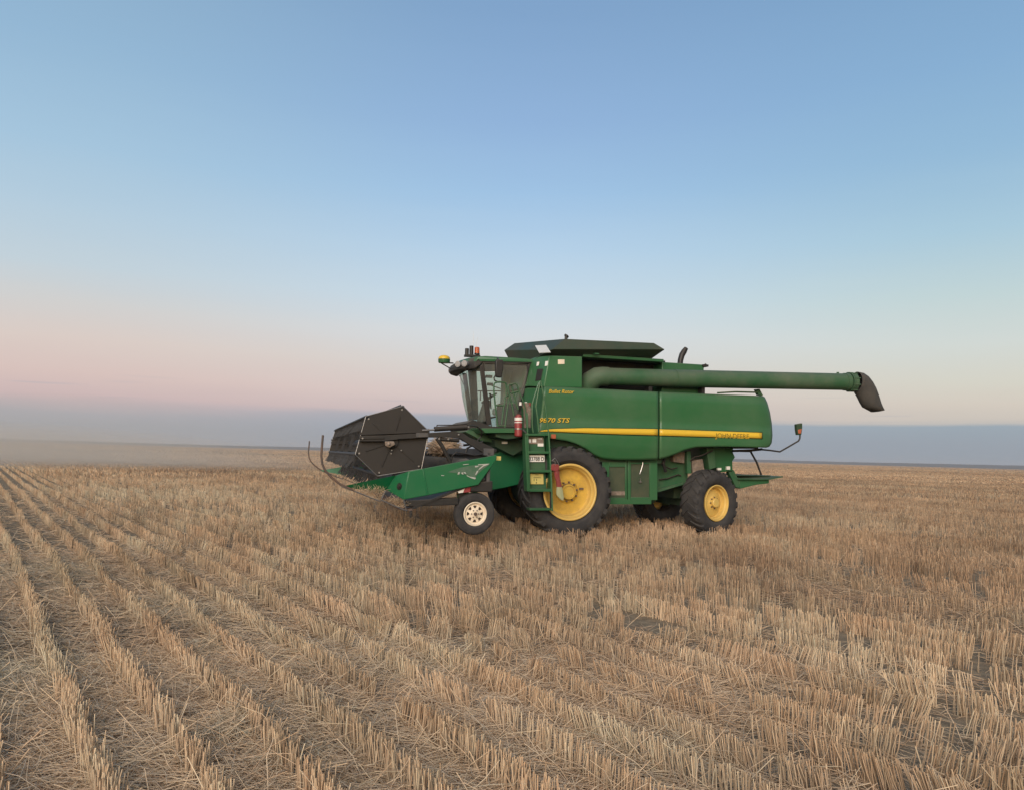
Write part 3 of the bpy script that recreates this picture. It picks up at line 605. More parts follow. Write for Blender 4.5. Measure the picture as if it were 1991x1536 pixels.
# --- platform, rails
YP = -1.72
m = MB(); m.prism([c4(665, 1272, YP), c4(1240, 1272, YP), c4(1240, 1336, YP), c4(720, 1336, YP)], -.9); m.build('cab_platform', 'green', C, bevel=.008)
m = MB(); m.prism([c4(860, 1345, YP + .1), c4(1240, 1345, YP + .1), c4(1240, 1400, YP + .1), c4(1000, 1420, YP + .1), c4(870, 1390, YP + .1)], -.5); m.build('platform_support', 'chassis', C, bevel=.008)
m = MB(); m.prism([c4(450, 1320), c4(540, 1262), c4(670, 1262), c4(700, 1330), c4(1000, 1340), c4(1000, 1500), c4(720, 1450), c4(660, 1440), c4(600, 1400)], .9); m.build('cab_mount', 'green_dark', C, bevel=.01)
m = MB(); m.prism([c4(950, 1452, -1.2), c4(1025, 1452, -1.2), c4(1025, 1482, -1.2), c4(950, 1482, -1.2)], -1.16); m.build('notice', 'white', C)
m = MB(); m.prism([c4(850, 1425, -1.18), c4(1240, 1425, -1.18), c4(1240, 1560, -1.18), c4(1100, 1640, -1.18), c4(860, 1520, -1.18)], .8); m.build('front_frame', 'chassis', C)
YR = -1.65
m = MB()
def t4(pts, r=.017, Y=YR): m.tube([c4(a, b, Y) for a, b in pts], r, 8)
t4([(892, 1250), (858, 960), (838, 760), (838, 690), (855, 660), (890, 652), (960, 650), (995, 660), (1008, 690), (1010, 830)])
t4([(858, 962), (960, 965), (985, 945), (990, 870), (1005, 840), (1050, 822)])
t4([(945, 1220), (970, 1010), (985, 945)])
t4([(990, 1260), (1015, 1060), (1030, 960), (1048, 830)])
t4([(895, 1240), (995, 1240)], .014)
m.build('platform_rail', 'green_dark', C)
m = MB(); YR = -1.7
t4([(1110, 1100), (1085, 950), (1045, 800), (1030, 720), (1040, 690), (1075, 682), (1130, 670), (1150, 680), (1175, 760), (1230, 890), (1262, 1000), (1285, 1200), (1300, 1400)], Y=-1.8)
t4([(1170, 1020), (1130, 900), (1100, 780), (1075, 682)], Y=-1.75); t4([(1110, 930), (1160, 770)], .014, Y=-1.75); t4([(1070, 800), (1165, 775)], .022, Y=-1.75)
m.build('gate_rail', 'green_dark', C)
m = MB()
def t2(pts, r=.018, Y=-1.85): m.tube([P(z2, a, b, Y) for a, b in pts], r, 8)
t2([(268, 378), (285, 470), (302, 570), (320, 720), (330, 830), (345, 1080), (352, 1320)], Y=-1.95)
t2([(265, 380), (250, 400), (225, 480), (205, 545), (205, 700), (212, 752)], Y=-1.72)
t2([(262, 385), (245, 480), (232, 560), (245, 650), (252, 745)], Y=-1.72)
m.build('ladder_rail', 'green', C)
# --- ladder
LD = empty_part('access_ladder', C); YD = -1.93
def c6(a, b, Y=YD): return P(z6, a, b, Y)
m = MB(); m.prism([c6(285, 165), c6(325, 165), c6(352, 940), c6(312, 940)], YD + .22); m.tube([c6(312, -120), c6(322, 200), c6(352, 945)], .018, 8); m.build('ladder_side', 'green', LD, bevel=.005)
m = MB(); m.prism([c6(598, 165), c6(612, 165), c6(648, 940), c6(632, 940)], YD + .22); m.build('ladder_side', 'green', LD, bevel=.005)
for y0, y1, x0_, x1_ in ((158, 186, 290, 605), (397, 430, 335, 610), (650, 684, 345, 628), (905, 945, 345, 640), (1168, 1200, 345, 640)):
    m = MB(); m.prism([c6(x0_, y0, YD - .03), c6(x1_, y0, YD - .03), c6(x1_ + 3, y1, YD - .03), c6(x0_ + 3, y1, YD - .03)], YD + .2); m.build('step', 'green_dusty' if y0 > 1000 else 'green', LD, bevel=.006)
m = MB(); m.tube([c6(330, 945), c6(352, 1000), c6(366, 1090), c6(345, 1175)], .010, 6); m.build('step_cable', 'trim_dark', LD); m = MB(); m.tube([c6(632, 945, YD + .06), c6(634, 1170, YD + .06)], .022, 6); m.build('step_hanger', 'trim_dark', LD)
m = MB(); m.prism([c6(322, 190, YD + .12), c6(545, 190, YD + .12), c6(560, 660, YD + .12), c6(575, 905, YD + .12), c6(345, 905, YD + .12)], YD + .16); back = m.build('ladder_back', 'green_dark', LD)
m = MB(); m.prism([c6(328, 205, YD + .105), c6(535, 205, YD + .105), c6(535, 300, YD + .105), c6(330, 295, YD + .105)], YD + .117); m.build('notice_plate', 'bag', LD)
for x0_, y0, x1_, y1 in ((328, 232, 366, 278), (386, 230, 438, 276), (458, 290, 536, 330), (456, 222, 516, 232)):
    m = MB(); m.prism([c6(x0_, y0, YD + .095), c6(x1_, y0, YD + .095), c6(x1_, y1, YD + .095), c6(x0_, y1, YD + .095)], YD + .103); m.build('notice', 'white', LD)
m = MB(); m.prism([c6(338, 448, YD + .08), c6(552, 448, YD + .08), c6(552, 541, YD + .08), c6(338, 541, YD + .08)], YD + .10); plate = m.build('number_plate', 'white', LD, bevel=.004)
text_part('plate_lettering', '33788 D', c6(341, 525, YD + .078), c6(542, 525, YD + .078), .082, 'black', plate, bold=.012)
m = MB(); m.prism([c6(355, 702, YD + .09), c6(533, 702, YD + .09), c6(537, 842, YD + .09), c6(360, 842, YD + .09)], YD + .115); m.mat(1)
for a0, b0, a1, b1 in ((425, 712, 470, 718), (400, 745, 500, 749), (400, 756, 500, 759), (405, 768, 412, 800), (440, 768, 447, 800), (434, 815, 446, 832)):
    m.prism([c6(a0, b0, YD + .085), c6(a1, b0, YD + .085), c6(a1, b1, YD + .085), c6(a0, b1, YD + .085)], YD + .0895)
m.build('yellow_notice', ['sticker', 'decal_dark'], LD)

# --- feeder house
m = MB(); YF = -.72
m.prism([U(925, 886, YF), U(968, 880, YF), U(1012, 856, YF), U(1040, 866, YF), U(1030, 936, YF), U(980, 948, YF), U(920, 958, YF)], .72); m.build('feeder_house', 'green_header', C, bevel=.015)

# ================================================================== header
HD = empty_part('header_frame', C); YH = -4.57; YE = 5.05
def c5(a, b, Y=YH): return P(z5, a, b, Y)
def endset(far=False):
    f = (lambda p: Vector((p.x, YE - (p.y - YH), p.z))) if far else (lambda p: p)
    d = -1 if far else 1
    m = MB(); m.slab([f(c5(*q)) for q in ((995, 706), (1130, 682), (1825, 552), (1820, 602), (1652, 836), (1170, 935), (945, 975), (965, 850))], (0, .05 * d, 0))
    side = m.build('side_sheet', 'green_header', HD, bevel=.012)
    m = MB(); m.slab([f(c5(1122, 684, YH - .012)), f(c5(1136, 681, YH - .012)), f(c5(1182, 932, YH - .012)), f(c5(1166, 935, YH - .012))], (0, .03 * d, 0)); m.slab([f(c5(1176, 840, YH - .012)), f(c5(1650, 745, YH - .012)), f(c5(1650, 752, YH - .012)), f(c5(1176, 848, YH - .012))], (0, .03 * d, 0)) if False else None
    m.build('side_rib', 'green_header', side, bevel=.008)
    # front facet: leans inward and forward; a black disc stands in for its dark hole
    A, B, Cc, D = f(c5(995, 706)), f(c5(868, 746, YH + .30)), f(c5(782, 886, YH + .34)), f(c5(945, 974))
    m = MB(); m.slab([A, B, Cc, D], (.03, .03 * d, 0)); m.build('front_facet', 'green_header', HD, bevel=.01)
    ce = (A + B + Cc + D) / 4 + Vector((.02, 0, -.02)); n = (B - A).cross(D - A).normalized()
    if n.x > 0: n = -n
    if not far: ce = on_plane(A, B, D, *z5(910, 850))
    m = MB(); m.tube([ce - n * .02, ce + n * .02], .058, 20); m.build('hole_disc', 'black', HD); m = MB(); m.tube([ce + n * .02, ce + n * .035], .03, 12); m.build('hole_centre', 'trim_dark', HD)
    # crop divider: sheet trough with pointed nose
    tip = f(c5(360, 850, YH + .05)); inner_top = B; low = f(c5(722, 905, YH + .36)); lip = f(c5(735, 890, YH + .02))
    m = MB(); m.slab([tip, inner_top, Cc, low], (0, .02 * d, -.006)); m.build('divider_sheet', 'green_header', HD)
    m = MB(); m.tube([f(c5(355, 848, YH)), f(c5(470, 890, YH)), f(c5(725, 992, YH)), f(c5(775, 890, YH + .1))], .013, 6); m.tube([f(c5(725, 975, YH)), f(c5(940, 1068, YH)), f(c5(972, 1078, YH)), f(c5(945, 975, YH))], .012, 6); m.build('divider_rail', 'steel', HD)
    m = MB(); m.tube([f(c5(a, b, YH)) for a, b in ((480, 890), (350, 832), (270, 770), (205, 700), (178, 640), (168, 560), (175, 470), (184, 366))], .018, 8); m.build('lifter_rod', 'rust', HD)
endset(False); endset(True)
N0 = c5(1825, 552)
xb_ = N0.x + .0; zb0 = P(z5, 1700, 525, -4.3).z
ys0, ys1 = YH + .05, YE - .05
xbk = N0.x - .12; zlow = c5(1652, 836).z; xfr = c5(972, 1078).x; zfr = c5(972, 1078).z
def span(pts, m, y0=ys0, y1=ys1): m.rings([[Vector((x, y0, z)) for x, z in pts], [Vector((x, y1, z)) for x, z in pts]])
m = MB(); span([(xbk - .03, zlow + .05), (xbk + .03, zlow + .05), (xbk + .03, zb0), (xbk - .03, zb0)], m); span([(xbk - .09, zb0 - .06), (xbk + .09, zb0 - .06), (xbk + .09, zb0 + .06), (xbk - .09, zb0 + .06)], m); m.build('back_sheet', 'belt', HD, bevel=.01)
m = MB(); span([(xfr + .10, zfr + .05), (xbk - .06, zlow + .12), (xbk - .06, zlow + .08), (xfr + .10, zfr + .01)], m); m.build('draper_belt', 'black', HD)
m = MB(); span([(xbk - .3, zlow - .12), (xbk + .08, zlow - .12), (xbk + .08, zlow + .07), (xbk - .3, zlow + .04)], m); m.build('header_beam', 'black', HD, bevel=.02)
m = MB(); span([(xfr - .02, zfr - .01), (xfr + .12, zfr), (xfr + .12, zfr + .03), (xfr - .02, zfr + .02)], m)
for i in range(126):
    y = ys0 + .04 + i * .0762
    m.rings([[(xfr - .01, y - .012, zfr), (xfr - .01, y + .012, zfr), (xfr - .01, y + .012, zfr + .025), (xfr - .01, y - .012, zfr + .025)], [(xfr - .13, y - .003, zfr + .008), (xfr - .13, y + .003, zfr + .008), (xfr - .13, y + .003, zfr + .016), (xfr - .13, y - .003, zfr + .016)]])
m.build('cutter_bar', 'rust', HD)
# top auger across the back with flighting
m = MB(); ax, az = xbk - .40, zlow + .24
m.tube([(ax, ys0, az), (ax, ys1, az)], .12, 16)
nf = 240; vs = []; fs = []
for i in range(nf + 1):
    y = ys0 + (ys1 - ys0) * i / nf; s_ = 1 if y < .2 else -1; a = s_ * y / .45 * 2 * math.pi
    for r_ in (.11, .20): vs.append((ax + r_ * math.cos(a), y, az + r_ * math.sin(a)))
for i in range(nf): fs.append((2 * i, 2 * i + 1, 2 * i + 3, 2 * i + 2))
m.add(vs, fs); m.build('cross_auger', 'belt', HD)
# --- reel
RL = empty_part('reel', C); YRn, YRf = -4.35, YE - .15
hexp = [(590, 190), (940, 95), (1185, 332), (1115, 685), (700, 752), (490, 550)]
hv = [c5(a, b, YRn) for a, b in hexp]; hc = sum(hv, Vector()) / 6
for y in (YRn, YRf):
    d = 1 if y < 0 else -1
    m = MB(); m.slab([Vector((p.x, y, p.z)) for p in hv], (0, .02 * d, 0))
    m.tube([Vector((hc.x, y - .03 * d, hc.z)), Vector((hc.x, y + .05 * d, hc.z))], .09, 20)
    m.mat(1)
    for a, b in zip(hv, hv[1:] + hv[:1]): m.tube([Vector((a.x, y, a.z)), Vector((b.x, y, b.z))], .008, 6)
    m.mat(0)
    for p in hv:
        r_ = (p - hc); q = hc + r_ * .62; m.bar((hc.x + r_.x * .18, y - .012 * d, hc.z + r_.z * .18), (hc.x + r_.x * .72, y - .012 * d, hc.z + r_.z * .72), .012, .012)
    m.mat(1)
    for p in hv:
        q = hc + (p - hc) * .90; m.tube([(q.x, y - .014 * d, q.z), (q.x, y, q.z)], .015, 8)
    for a, b in ((830, 510), (920, 510), (825, 540), (690, 342), (710, 343), (882, 336), (905, 332)):
        p = c5(a, b, YRn); m.tube([(p.x, y - .055 * d, p.z), (p.x, y, p.z)], .011, 8)
    m.build('reel_shield', ['reel_black', 'steel'], RL)
for k, p in enumerate(hv):
    dv = (p - hc); q = hc + dv * .97; a_out = dv.normalized()
    m = MB()
    m.tube([(q.x, YRn, q.z), (q.x, YRf, q.z)], .032, 10)
    # steel batten behind each bat tube
    tn = Vector((a_out.z, 0, -a_out.x))
    m.rings([[(q.x + a_out.x * u - tn.x * w_, y, q.z + a_out.z * u - tn.z * w_) for u, w_ in ((-.045, .035), (.035, .035), (.035, .045), (-.045, .045))] for y in (YRn, YRf)])
    m.build('reel_bat', 'tine', RL)
    m = MB(); lean = Vector((-.16, 0, -1)).normalized()
    for i in range(70):
        y = YRn + .06 + i * (YRf - YRn - .1) / 70; j = random.uniform(-.06, .06)
        b0 = Vector((q.x, y, q.z)); b1 = b0 + Vector((-.02 + j * .3, j * .3, -.10)); b2 = b0 + Vector((-.09 + j, j, -.23))
        m.rings([[b0 + Vector((-.02, -.018, 0)), b0 + Vector((.02, -.018, 0)), b0 + Vector((.02, .018, 0)), b0 + Vector((-.02, .018, 0))], [b1 + Vector((-.016, -.011, 0)), b1 + Vector((.016, -.011, 0)), b1 + Vector((.016, .011, 0)), b1 + Vector((-.016, .011, 0))], [b2 + Vector((-.008, -.006, 0)), b2 + Vector((.008, -.006, 0)), b2 + Vector((.008, .006, 0)), b2 + Vector((-.008, .006, 0))]])
    m.build('reel_tines', 'tine', RL, smooth=False)
m = MB(); m.tube([(hc.x, YRn, hc.z), (hc.x, YRf, hc.z)], .11, 16); m.build('reel_shaft', 'tine', RL)
for y in (-2.0, .35, 2.7):
    m = MB()
    for a, b in zip(hv, hv[1:] + hv[:1]): m.bar((hc.x + (a.x - hc.x) * .9, y, hc.z + (a.z - hc.z) * .9), (hc.x + (b.x - hc.x) * .9, y, hc.z + (b.z - hc.z) * .9), .012, .05)
    for p in hv: m.bar((hc.x, y, hc.z), (hc.x + (p.x - hc.x) * .95, y, hc.z + (p.z - hc.z) * .95), .012, .06)
    m.build('reel_spider', 'tine', RL)
# --- reel arms with lift rams
for s in (0, 1):
    f = (lambda a, b, Y: Vector((c5(a, b, Y).x, YE - (Y - YH), c5(a, b, Y).z))) if s else (lambda a, b, Y: c5(a, b, Y))
    RA = empty_part('reel_arm', C); YA = -4.45
    dd = -.08 if s else .08
    m = MB(); m.slab([f(*q, YA) for q in ((530, 372), (760, 368), (1180, 345), (1420, 330), (1500, 345), (1560, 385), (1780, 480), (1830, 505), (1810, 540), (1700, 535), (1560, 450), (1480, 400), (1380, 388), (1180, 388), (900, 405), (760, 425), (530, 425))], (0, dd, 0)); m.mat(1)
    for a, b in ((1465, 362), (1280, 403), (1368, 405), (1310, 467), (558, 397), (1558, 290)): p = f(a, b, YA - .01); m.tube([p, p + Vector((0, -dd * .25, 0))], .018, 8)
    m.build('arm_beam', ['black', 'steel'], RA, bevel=.006)
    m = MB(); m.bar(f(530, 352, YA + .03), f(1180, 328, YA + .03), .05, .045); m.bar(f(530, 395, YA - .01), f(760, 390, YA - .01), .03, .03); m.build('slide_rail', 'reel_black', RA)
    m = MB(); m.slab([f(*q, YA - .02) for q in ((1065, 345), (1180, 345), (1183, 385), (1065, 388))], (0, dd * .3, 0)); m.build('slide_bracket', 'belt', RA, bevel=.006)
    m = MB(); m.tube([f(1120, 322, YA), f(1245, 315, YA)], .016, 8); m.build('ram_rod', 'steel', RA)
    m = MB(); m.tube([f(1235, 310, YA), f(1545, 292, YA)], .042, 12); m.tube([f(1258, 300, YA), f(1262, 272, YA), f(1400, 272, YA), f(1540, 262, YA), f(1560, 280, YA)], .012, 6); m.build('ram_barrel', 'black', RA)
    m = MB(); m.tube([f(1260, 395, YA), f(1310, 470, YA), f(1390, 625, YA)], .034, 8); m.tube([f(1290, 405, YA + .06), f(1470, 418, YA + .06)], .032, 10); m.tube([f(1395, 625, YA), f(1405, 560, YA - .02), f(1440, 530, YA), f(1540, 545, YA + .1), f(1620, 560, YA + .2), f(1690, 545, YA)], .011, 6); m.build('support_strut', 'black', RA)
    m = MB(); m.tube([f(1510, 462, YA + .3), f(1590, 452, YA + .3)], .022, 6); m.tube([f(1535, 530, YA + .3), f(1545, 490, YA + .3), f(1600, 462, YA + .3), f(1690, 430, YA + .6)], .018, 6); m.tube([f(1560, 275, YA), f(1640, 285, YA + .4), f(1685, 330, YA + .8), f(1680, 380, YA + 1.0), f(1640, 420, YA + 1.0)], .013, 6); m.build('hydraulic_hose', 'black', RA)
    m = MB(); ce = f(815, 445, YA); m.slab([f(*q, YA + .02) for q in ((765, 425), (850, 425), (865, 455), (810, 485), (770, 465))], (0, -dd * .8, 0)); m.tube([f(805, 450, YA - .05 if not s else YA - .05), f(805, 450, YA - .09)], .025, 10); m.build('reel_drive', 'bag', RA, bevel=.012)
# --- gauge wheel and arm
gy = -4.40; g0 = c5(1622, 1110, gy - .09)
wheel('gauge_wheel', Vector((g0.x, gy, g0.z)), R(2), .35, .192, .20, 0, .0, 'gauge', -1)
g1_ = Vector((g0.x, YE - .17, g0.z)); wheel('gauge_wheel', g1_, 0, .35, .192, .20, 0, .0, 'gauge', 1)
m = MB(); m.prism([c5(955, 985, -4.5), c5(1465, 958, -4.5), c5(1465, 1024, -4.5), c5(965, 1042, -4.5)], gy + .12); m.prism([c5(1465, 905, gy + .02), c5(1560, 900, gy + .02), c5(1560, 985, gy + .02), c5(1520, 1015, gy + .02), c5(1465, 1015, gy + .02)], gy + .2); m.tube([Vector((g0.x, gy - .02, g0.z)), Vector((g0.x, gy + .2, g0.z))], .035, 10); m.bar(Vector((g0.x, gy + .17, g0.z)), c5(1510, 1000, gy + .17), .05, .08); m.build('wheel_arm', 'black', C, bevel=.01)
m = MB(); m.prism([c5(1540, 910, gy - .02), c5(1562, 905, gy - .02), c5(1562, 975, gy - .02), c5(1540, 982, gy - .02)], gy + .06); m.tube([c5(1462, 930, gy), c5(1448, 970, gy), c5(1400, 980, gy + .1)], .01, 6); m.build('wheel_bracket', 'chassis', C)
m = MB(); m.prism([c5(1448, 884, -4.5), c5(1525, 866, -4.5), c5(1508, 908, -4.5), c5(1466, 914, -4.5)], -4.48); hb = m.build('marker_board', 'white', C, bevel=.003)
m = MB(); m.prism([c5(1526, 866, -4.502), c5(1602, 850, -4.502), c5(1570, 902, -4.502), c5(1509, 908, -4.502)], -4.482); m.build('red_band', 'red', hb)
# worn decal patch on the side sheet
m = MB(); off = YH - .0065
m.prism([c5(1360, 715, off), c5(1480, 672, off), c5(1600, 650, off), c5(1690, 645, off), c5(1760, 640, off), c5(1690, 690, off), c5(1640, 740, off), c5(1610, 778, off), c5(1560, 740, off), c5(1450, 725, off)], YH - .003); wd = m.build('worn_decal', 'worn', HD)
m = MB(); off = YH - .0125
for q in (((1505, 642), (1560, 636), (1560, 642), (1508, 648)), ((1650, 640), (1758, 635), (1740, 645), (1700, 660), (1650, 700), (1660, 680), (1700, 648), (1650, 648)), ((1462, 715), (1478, 712), (1472, 735), (1455, 738)), ((1490, 722), (1502, 715), (1512, 738), (1498, 735)), ((1510, 715), (1530, 715), (1538, 735), (1520, 725)), ((1540, 742), (1570, 756), (1630, 768), (1620, 782), (1585, 772), (1545, 752)), ((1300, 742), (1330, 745), (1328, 750), (1302, 750)), ((1620, 655), (1660, 655), (1640, 668), (1620, 668)), ((1640, 700), (1652, 705), (1630, 740), (1622, 738))):
    m.prism([c5(a, b, off) for a, b in q], YH - .0085)
m.build('decal_fragments', 'faded', wd)
m = MB(); p = c5(1838, 593, YH + .2); m.box(p.x - .03, p.x + .05, p.y, p.y + .06, p.z - .02, p.z + .05); m.build('hitch_pin', 'sticker', HD)

# ================================================================== loose things carried on the machine
fx = thing('fire_extinguisher', 'red fire extinguisher with white label strapped upright to the cab platform edge', 'fire extinguisher')
YX = -1.80
a = c4(1172, 1385, YX); b = c4(1172, 1100, YX); rx = 52 / 6.983 * 16.2 / 1500
m = MB(); m.tube([a, a + Vector((0, 0, .02)), b + Vector((0, 0, -.05)), b, b + Vector((0, 0, .025))], [rx * .8, rx, rx, rx * .8, rx * .35], 20); m.build('cylinder', 'red', fx)
m = MB(); m.tube([c4(1172, 1170, YX), c4(1172, 1130, YX)], rx + .003, 20); m.build('label_band', 'white', fx); m = MB(); m.tube([c4(1172, 1200, YX), c4(1172, 1188, YX)], rx + .003, 20); m.build('label_band', 'white', fx)
m = MB(); m.tube([b, b + Vector((0, 0, .05))], .022, 10); m.bar(b + Vector((-.03, 0, .05)), b + Vector((.08, 0, .075)), .02, .016); m.bar(b + Vector((-.02, 0, .03)), b + Vector((.08, 0, .04)), .02, .014); m.tube([b + Vector((-.02, 0, .04)), b + Vector((-.06, -.02, .0)), b + Vector((-.06, -.03, -.15))], .011, 6); m.build('valve', 'trim_dark', fx)
m = MB(); m.tube([c4(1172, 1290, YX), c4(1172, 1272, YX)], rx + .004, 20); m.bar(c4(1230, 1290, YX), c4(1290, 1345, YX + .03), .02, .03); m.build('strap', 'steel', fx)
bg = thing('cloth_bundle', 'grey brown bundle of rags and bottles behind the extinguisher on the platform', 'bundle')
m = MB(); rs = []
for b_, w_, cx_ in ((1268, 45, 1295), (1180, 50, 1295), (1080, 55, 1300), (1010, 52, 1300), (960, 60, 1270), (930, 70, 1262)):
    p = c4(cx_, b_, -1.66); r_ = w_ / 6.983 * 16.3 / 1500
    rs.append([(p.x + r_ * math.cos(2 * math.pi * i / 14) * (1 + .18 * math.sin(i * 2.3 + b_)), -1.66 + .08 * math.sin(2 * math.pi * i / 14), p.z) for i in range(14)])
m.rings(rs); m.build('rag', 'bag', bg, angle=60)
for cx_, cy_ in ((1272, 938), (1200, 940)):
    m = MB(); p = c4(cx_, cy_ + 25, -1.70); m.tube([p, p + Vector((0, 0, .07))], .028, 10); m.build('bottle', 'white', bg)
m = MB(); p = c4(1325, 960, -1.70); m.tube([p + Vector((0, 0, -.02)), p + Vector((0, 0, .05))], .028, 10); m.build('bottle', 'redcloth', bg)
fl = thing('rolled_flag', 'rolled red cloth flag with pale end hanging beside the ladder over the yellow rim', 'flag')
YB = -2.0
m = MB(); m.prism([c6(645, 580, YB), c6(690, 565, YB), c6(752, 575, YB), c6(755, 640, YB), c6(742, 668, YB), c6(680, 668, YB), c6(645, 655, YB)], YB + .12); m.build('flag_head', 'redcloth', fl, bevel=.02)
rs = []
for a_, b_, w_ in ((712, 660, 36), (718, 740, 34), (735, 800, 30), (748, 880, 34)):
    p = c6(a_, b_, YB + .05); r_ = w_ / 6.983 * 16 / 1500; rs.append([(p.x + r_ * math.cos(2 * math.pi * i / 12) * (1 + .2 * math.sin(3 * i)), YB + .05 + .04 * math.sin(2 * math.pi * i / 12), p.z) for i in range(12)])
m = MB(); m.rings(rs); m.build('flag_cloth', 'redcloth', fl, angle=60)
rs2 = [rs[-1]]
for a_, b_, w_ in ((752, 940, 44), (756, 985, 46), (775, 1025, 36), (790, 1060, 12)):
    p = c6(a_, b_, YB + .05); r_ = w_ / 6.983 * 16 / 1500; rs2.append([(p.x + r_ * math.cos(2 * math.pi * i / 12) * (1 + .2 * math.sin(3 * i)), YB + .05 + .035 * math.sin(2 * math.pi * i / 12), p.z) for i in range(12)])
m = MB(); m.rings(rs2); m.build('flag_end', 'palecloth', fl, angle=60)
m = MB(); m.tube([c6(655, 520, YB), c6(690, 490, YB), c6(715, 520, YB), c6(748, 580, YB)], .008, 6); m.tube([c6(695, 590, YB), c6(692, 530, YB), c6(640, 525, YB)], .008, 6); m.build('wire_hook', 'steel', fl)
def rebase(t):
    lo = Vector((1e9,) * 3); hi = Vector((-1e9,) * 3)
    for ch in t.children:
        for v in ch.data.vertices:
            for k in range(3): lo[k] = min(lo[k], v.co[k]); hi[k] = max(hi[k], v.co[k])
    b = Vector(((lo.x + hi.x) / 2, (lo.y + hi.y) / 2, lo.z))
    for ch in t.children: ch.location = -b
    t.location = MO + MR @ b
for t in (fx, bg, fl): rebase(t)

# ================================================================== wheat field
SKIP_D = 1.3
RA_ = R(35.1); RD = np.array([-math.sin(RA_), math.cos(RA_)]); RN = np.array([math.cos(RA_), math.sin(RA_)])
SP_, PH = 0.430, 1.06
def vnoise(x, y, seed=0):
    xi = np.floor(x).astype(np.int64); yi = np.floor(y).astype(np.int64); fx_ = x - xi; fy_ = y - yi
    fx_ = fx_ * fx_ * (3 - 2 * fx_); fy_ = fy_ * fy_ * (3 - 2 * fy_)
    def h(a, b):
        n = (a * 374761393 + b * 668265263 + seed * 1442695041) & 0x7fffffff
        n = ((n ^ (n >> 13)) * 1274126177) & 0x7fffffff
        return ((n ^ (n >> 16)) & 0xffff) / 65535.0
    return (h(xi, yi) * (1 - fx_) + h(xi + 1, yi) * fx_) * (1 - fy_) + (h(xi, yi + 1) * (1 - fx_) + h(xi + 1, yi + 1) * fx_) * fy_
def fbm(x, y, seed=0): return 0.55 * vnoise(x, y, seed) + 0.3 * vnoise(x * 2.1, y * 2.1, seed + 5) + 0.15 * vnoise(x * 4.3, y * 4.3, seed + 9)
def row_points(d0, d1, per_m, half=R(41)):
    """random points along the drill rows, in a fan in front of the camera"""
    kmin, kmax = int((-d1 * 1.2) / SP_) - 2, int((d1 * 1.4) / SP_) + 2
    out = []
    ext = d1 * 1.35; n_total = 0
    ks = np.arange(kmin, kmax)
    L = 2 * ext
    cnt = int(L * per_m)
    for k in ks:
        t = rng.uniform(-ext, ext, cnt)
        c = PH + k * SP_
        x = RN[0] * c + RD[0] * t; y = RN[1] * c + RD[1] * t
        keep = (y > 0.2) & (np.hypot(x, y) >= d0) & (np.hypot(x, y) < d1) & (np.abs(np.arctan2(x, y)) < half)
        if keep.any(): out.append(np.stack([x[keep], y[keep], np.full(keep.sum(), k), t[keep]], 1))
    return np.concatenate(out)
wheels_xy = []
for lx, ly, r_x, r_y in ((0, WY, .40, .36), (0, -WY, .40, .36), (rw.x - .06, -1.28, .30, .27), (rw.x - .06, 1.28, .30, .27)):
    w_ = MO + MR @ Vector((lx, ly, 0)); wheels_xy.append((w_.x, w_.y, r_x, r_y))
def in_wheel(x, y):
    b = np.zeros(len(x), bool)
    for wx, wy, r_x, r_y in wheels_xy:
        dx, dy = x - wx, y - wy; u = dx * math.cos(YAW) + dy * math.sin(YAW); v = -dx * math.sin(YAW) + dy * math.cos(YAW)
        b |= (np.abs(u) < r_x) & (np.abs(v) < r_y)
    return b
def field(x, y):
    """patch fields shared by every length of straw"""
    a = x * RN[0] + y * RN[1]; t = x * RD[0] + y * RD[1]
    right = np.clip((a - 1.8) / 4.5, 0, 1)                 # rows get rougher away from the tidy left strip
    dens = fbm(a * 1.4, t * .55, 3); hgt = fbm(a * .5, t * .25, 7); tone = .6 * fbm(a * 1.3, t * .8, 12) + .4 * fbm(a * .3, t * .15, 13); hue = .65 * fbm(a * 1.6 + 50, t * .9, 21) + .35 * fbm(a * .2, t * .1, 22)
    return a, t, right, dens, hgt, tone, hue
def big_mesh(name, V, Fq, tone, hue, mat):
    me = bpy.data.meshes.new(name); nf = len(Fq); k = Fq.shape[1]
    me.vertices.add(len(V)); me.vertices.foreach_set('co', V.astype(np.float32).ravel())
    me.loops.add(nf * k); me.loops.foreach_set('vertex_index', Fq.astype(np.int32).ravel())
    me.polygons.add(nf); me.polygons.foreach_set('loop_start', np.arange(0, nf * k, k, dtype=np.int32)); me.polygons.foreach_set('loop_total', np.full(nf, k, np.int32))
    for nm, arr in (('tone', tone), ('hue', hue)):
        at = me.attributes.new(nm, 'FLOAT', 'POINT'); at.data.foreach_set('value', arr.astype(np.float32))
    me.materials.append(mat); me.update(calc_edges=True)
    o = bpy.data.objects.new(name, me); COL.objects.link(o); return o
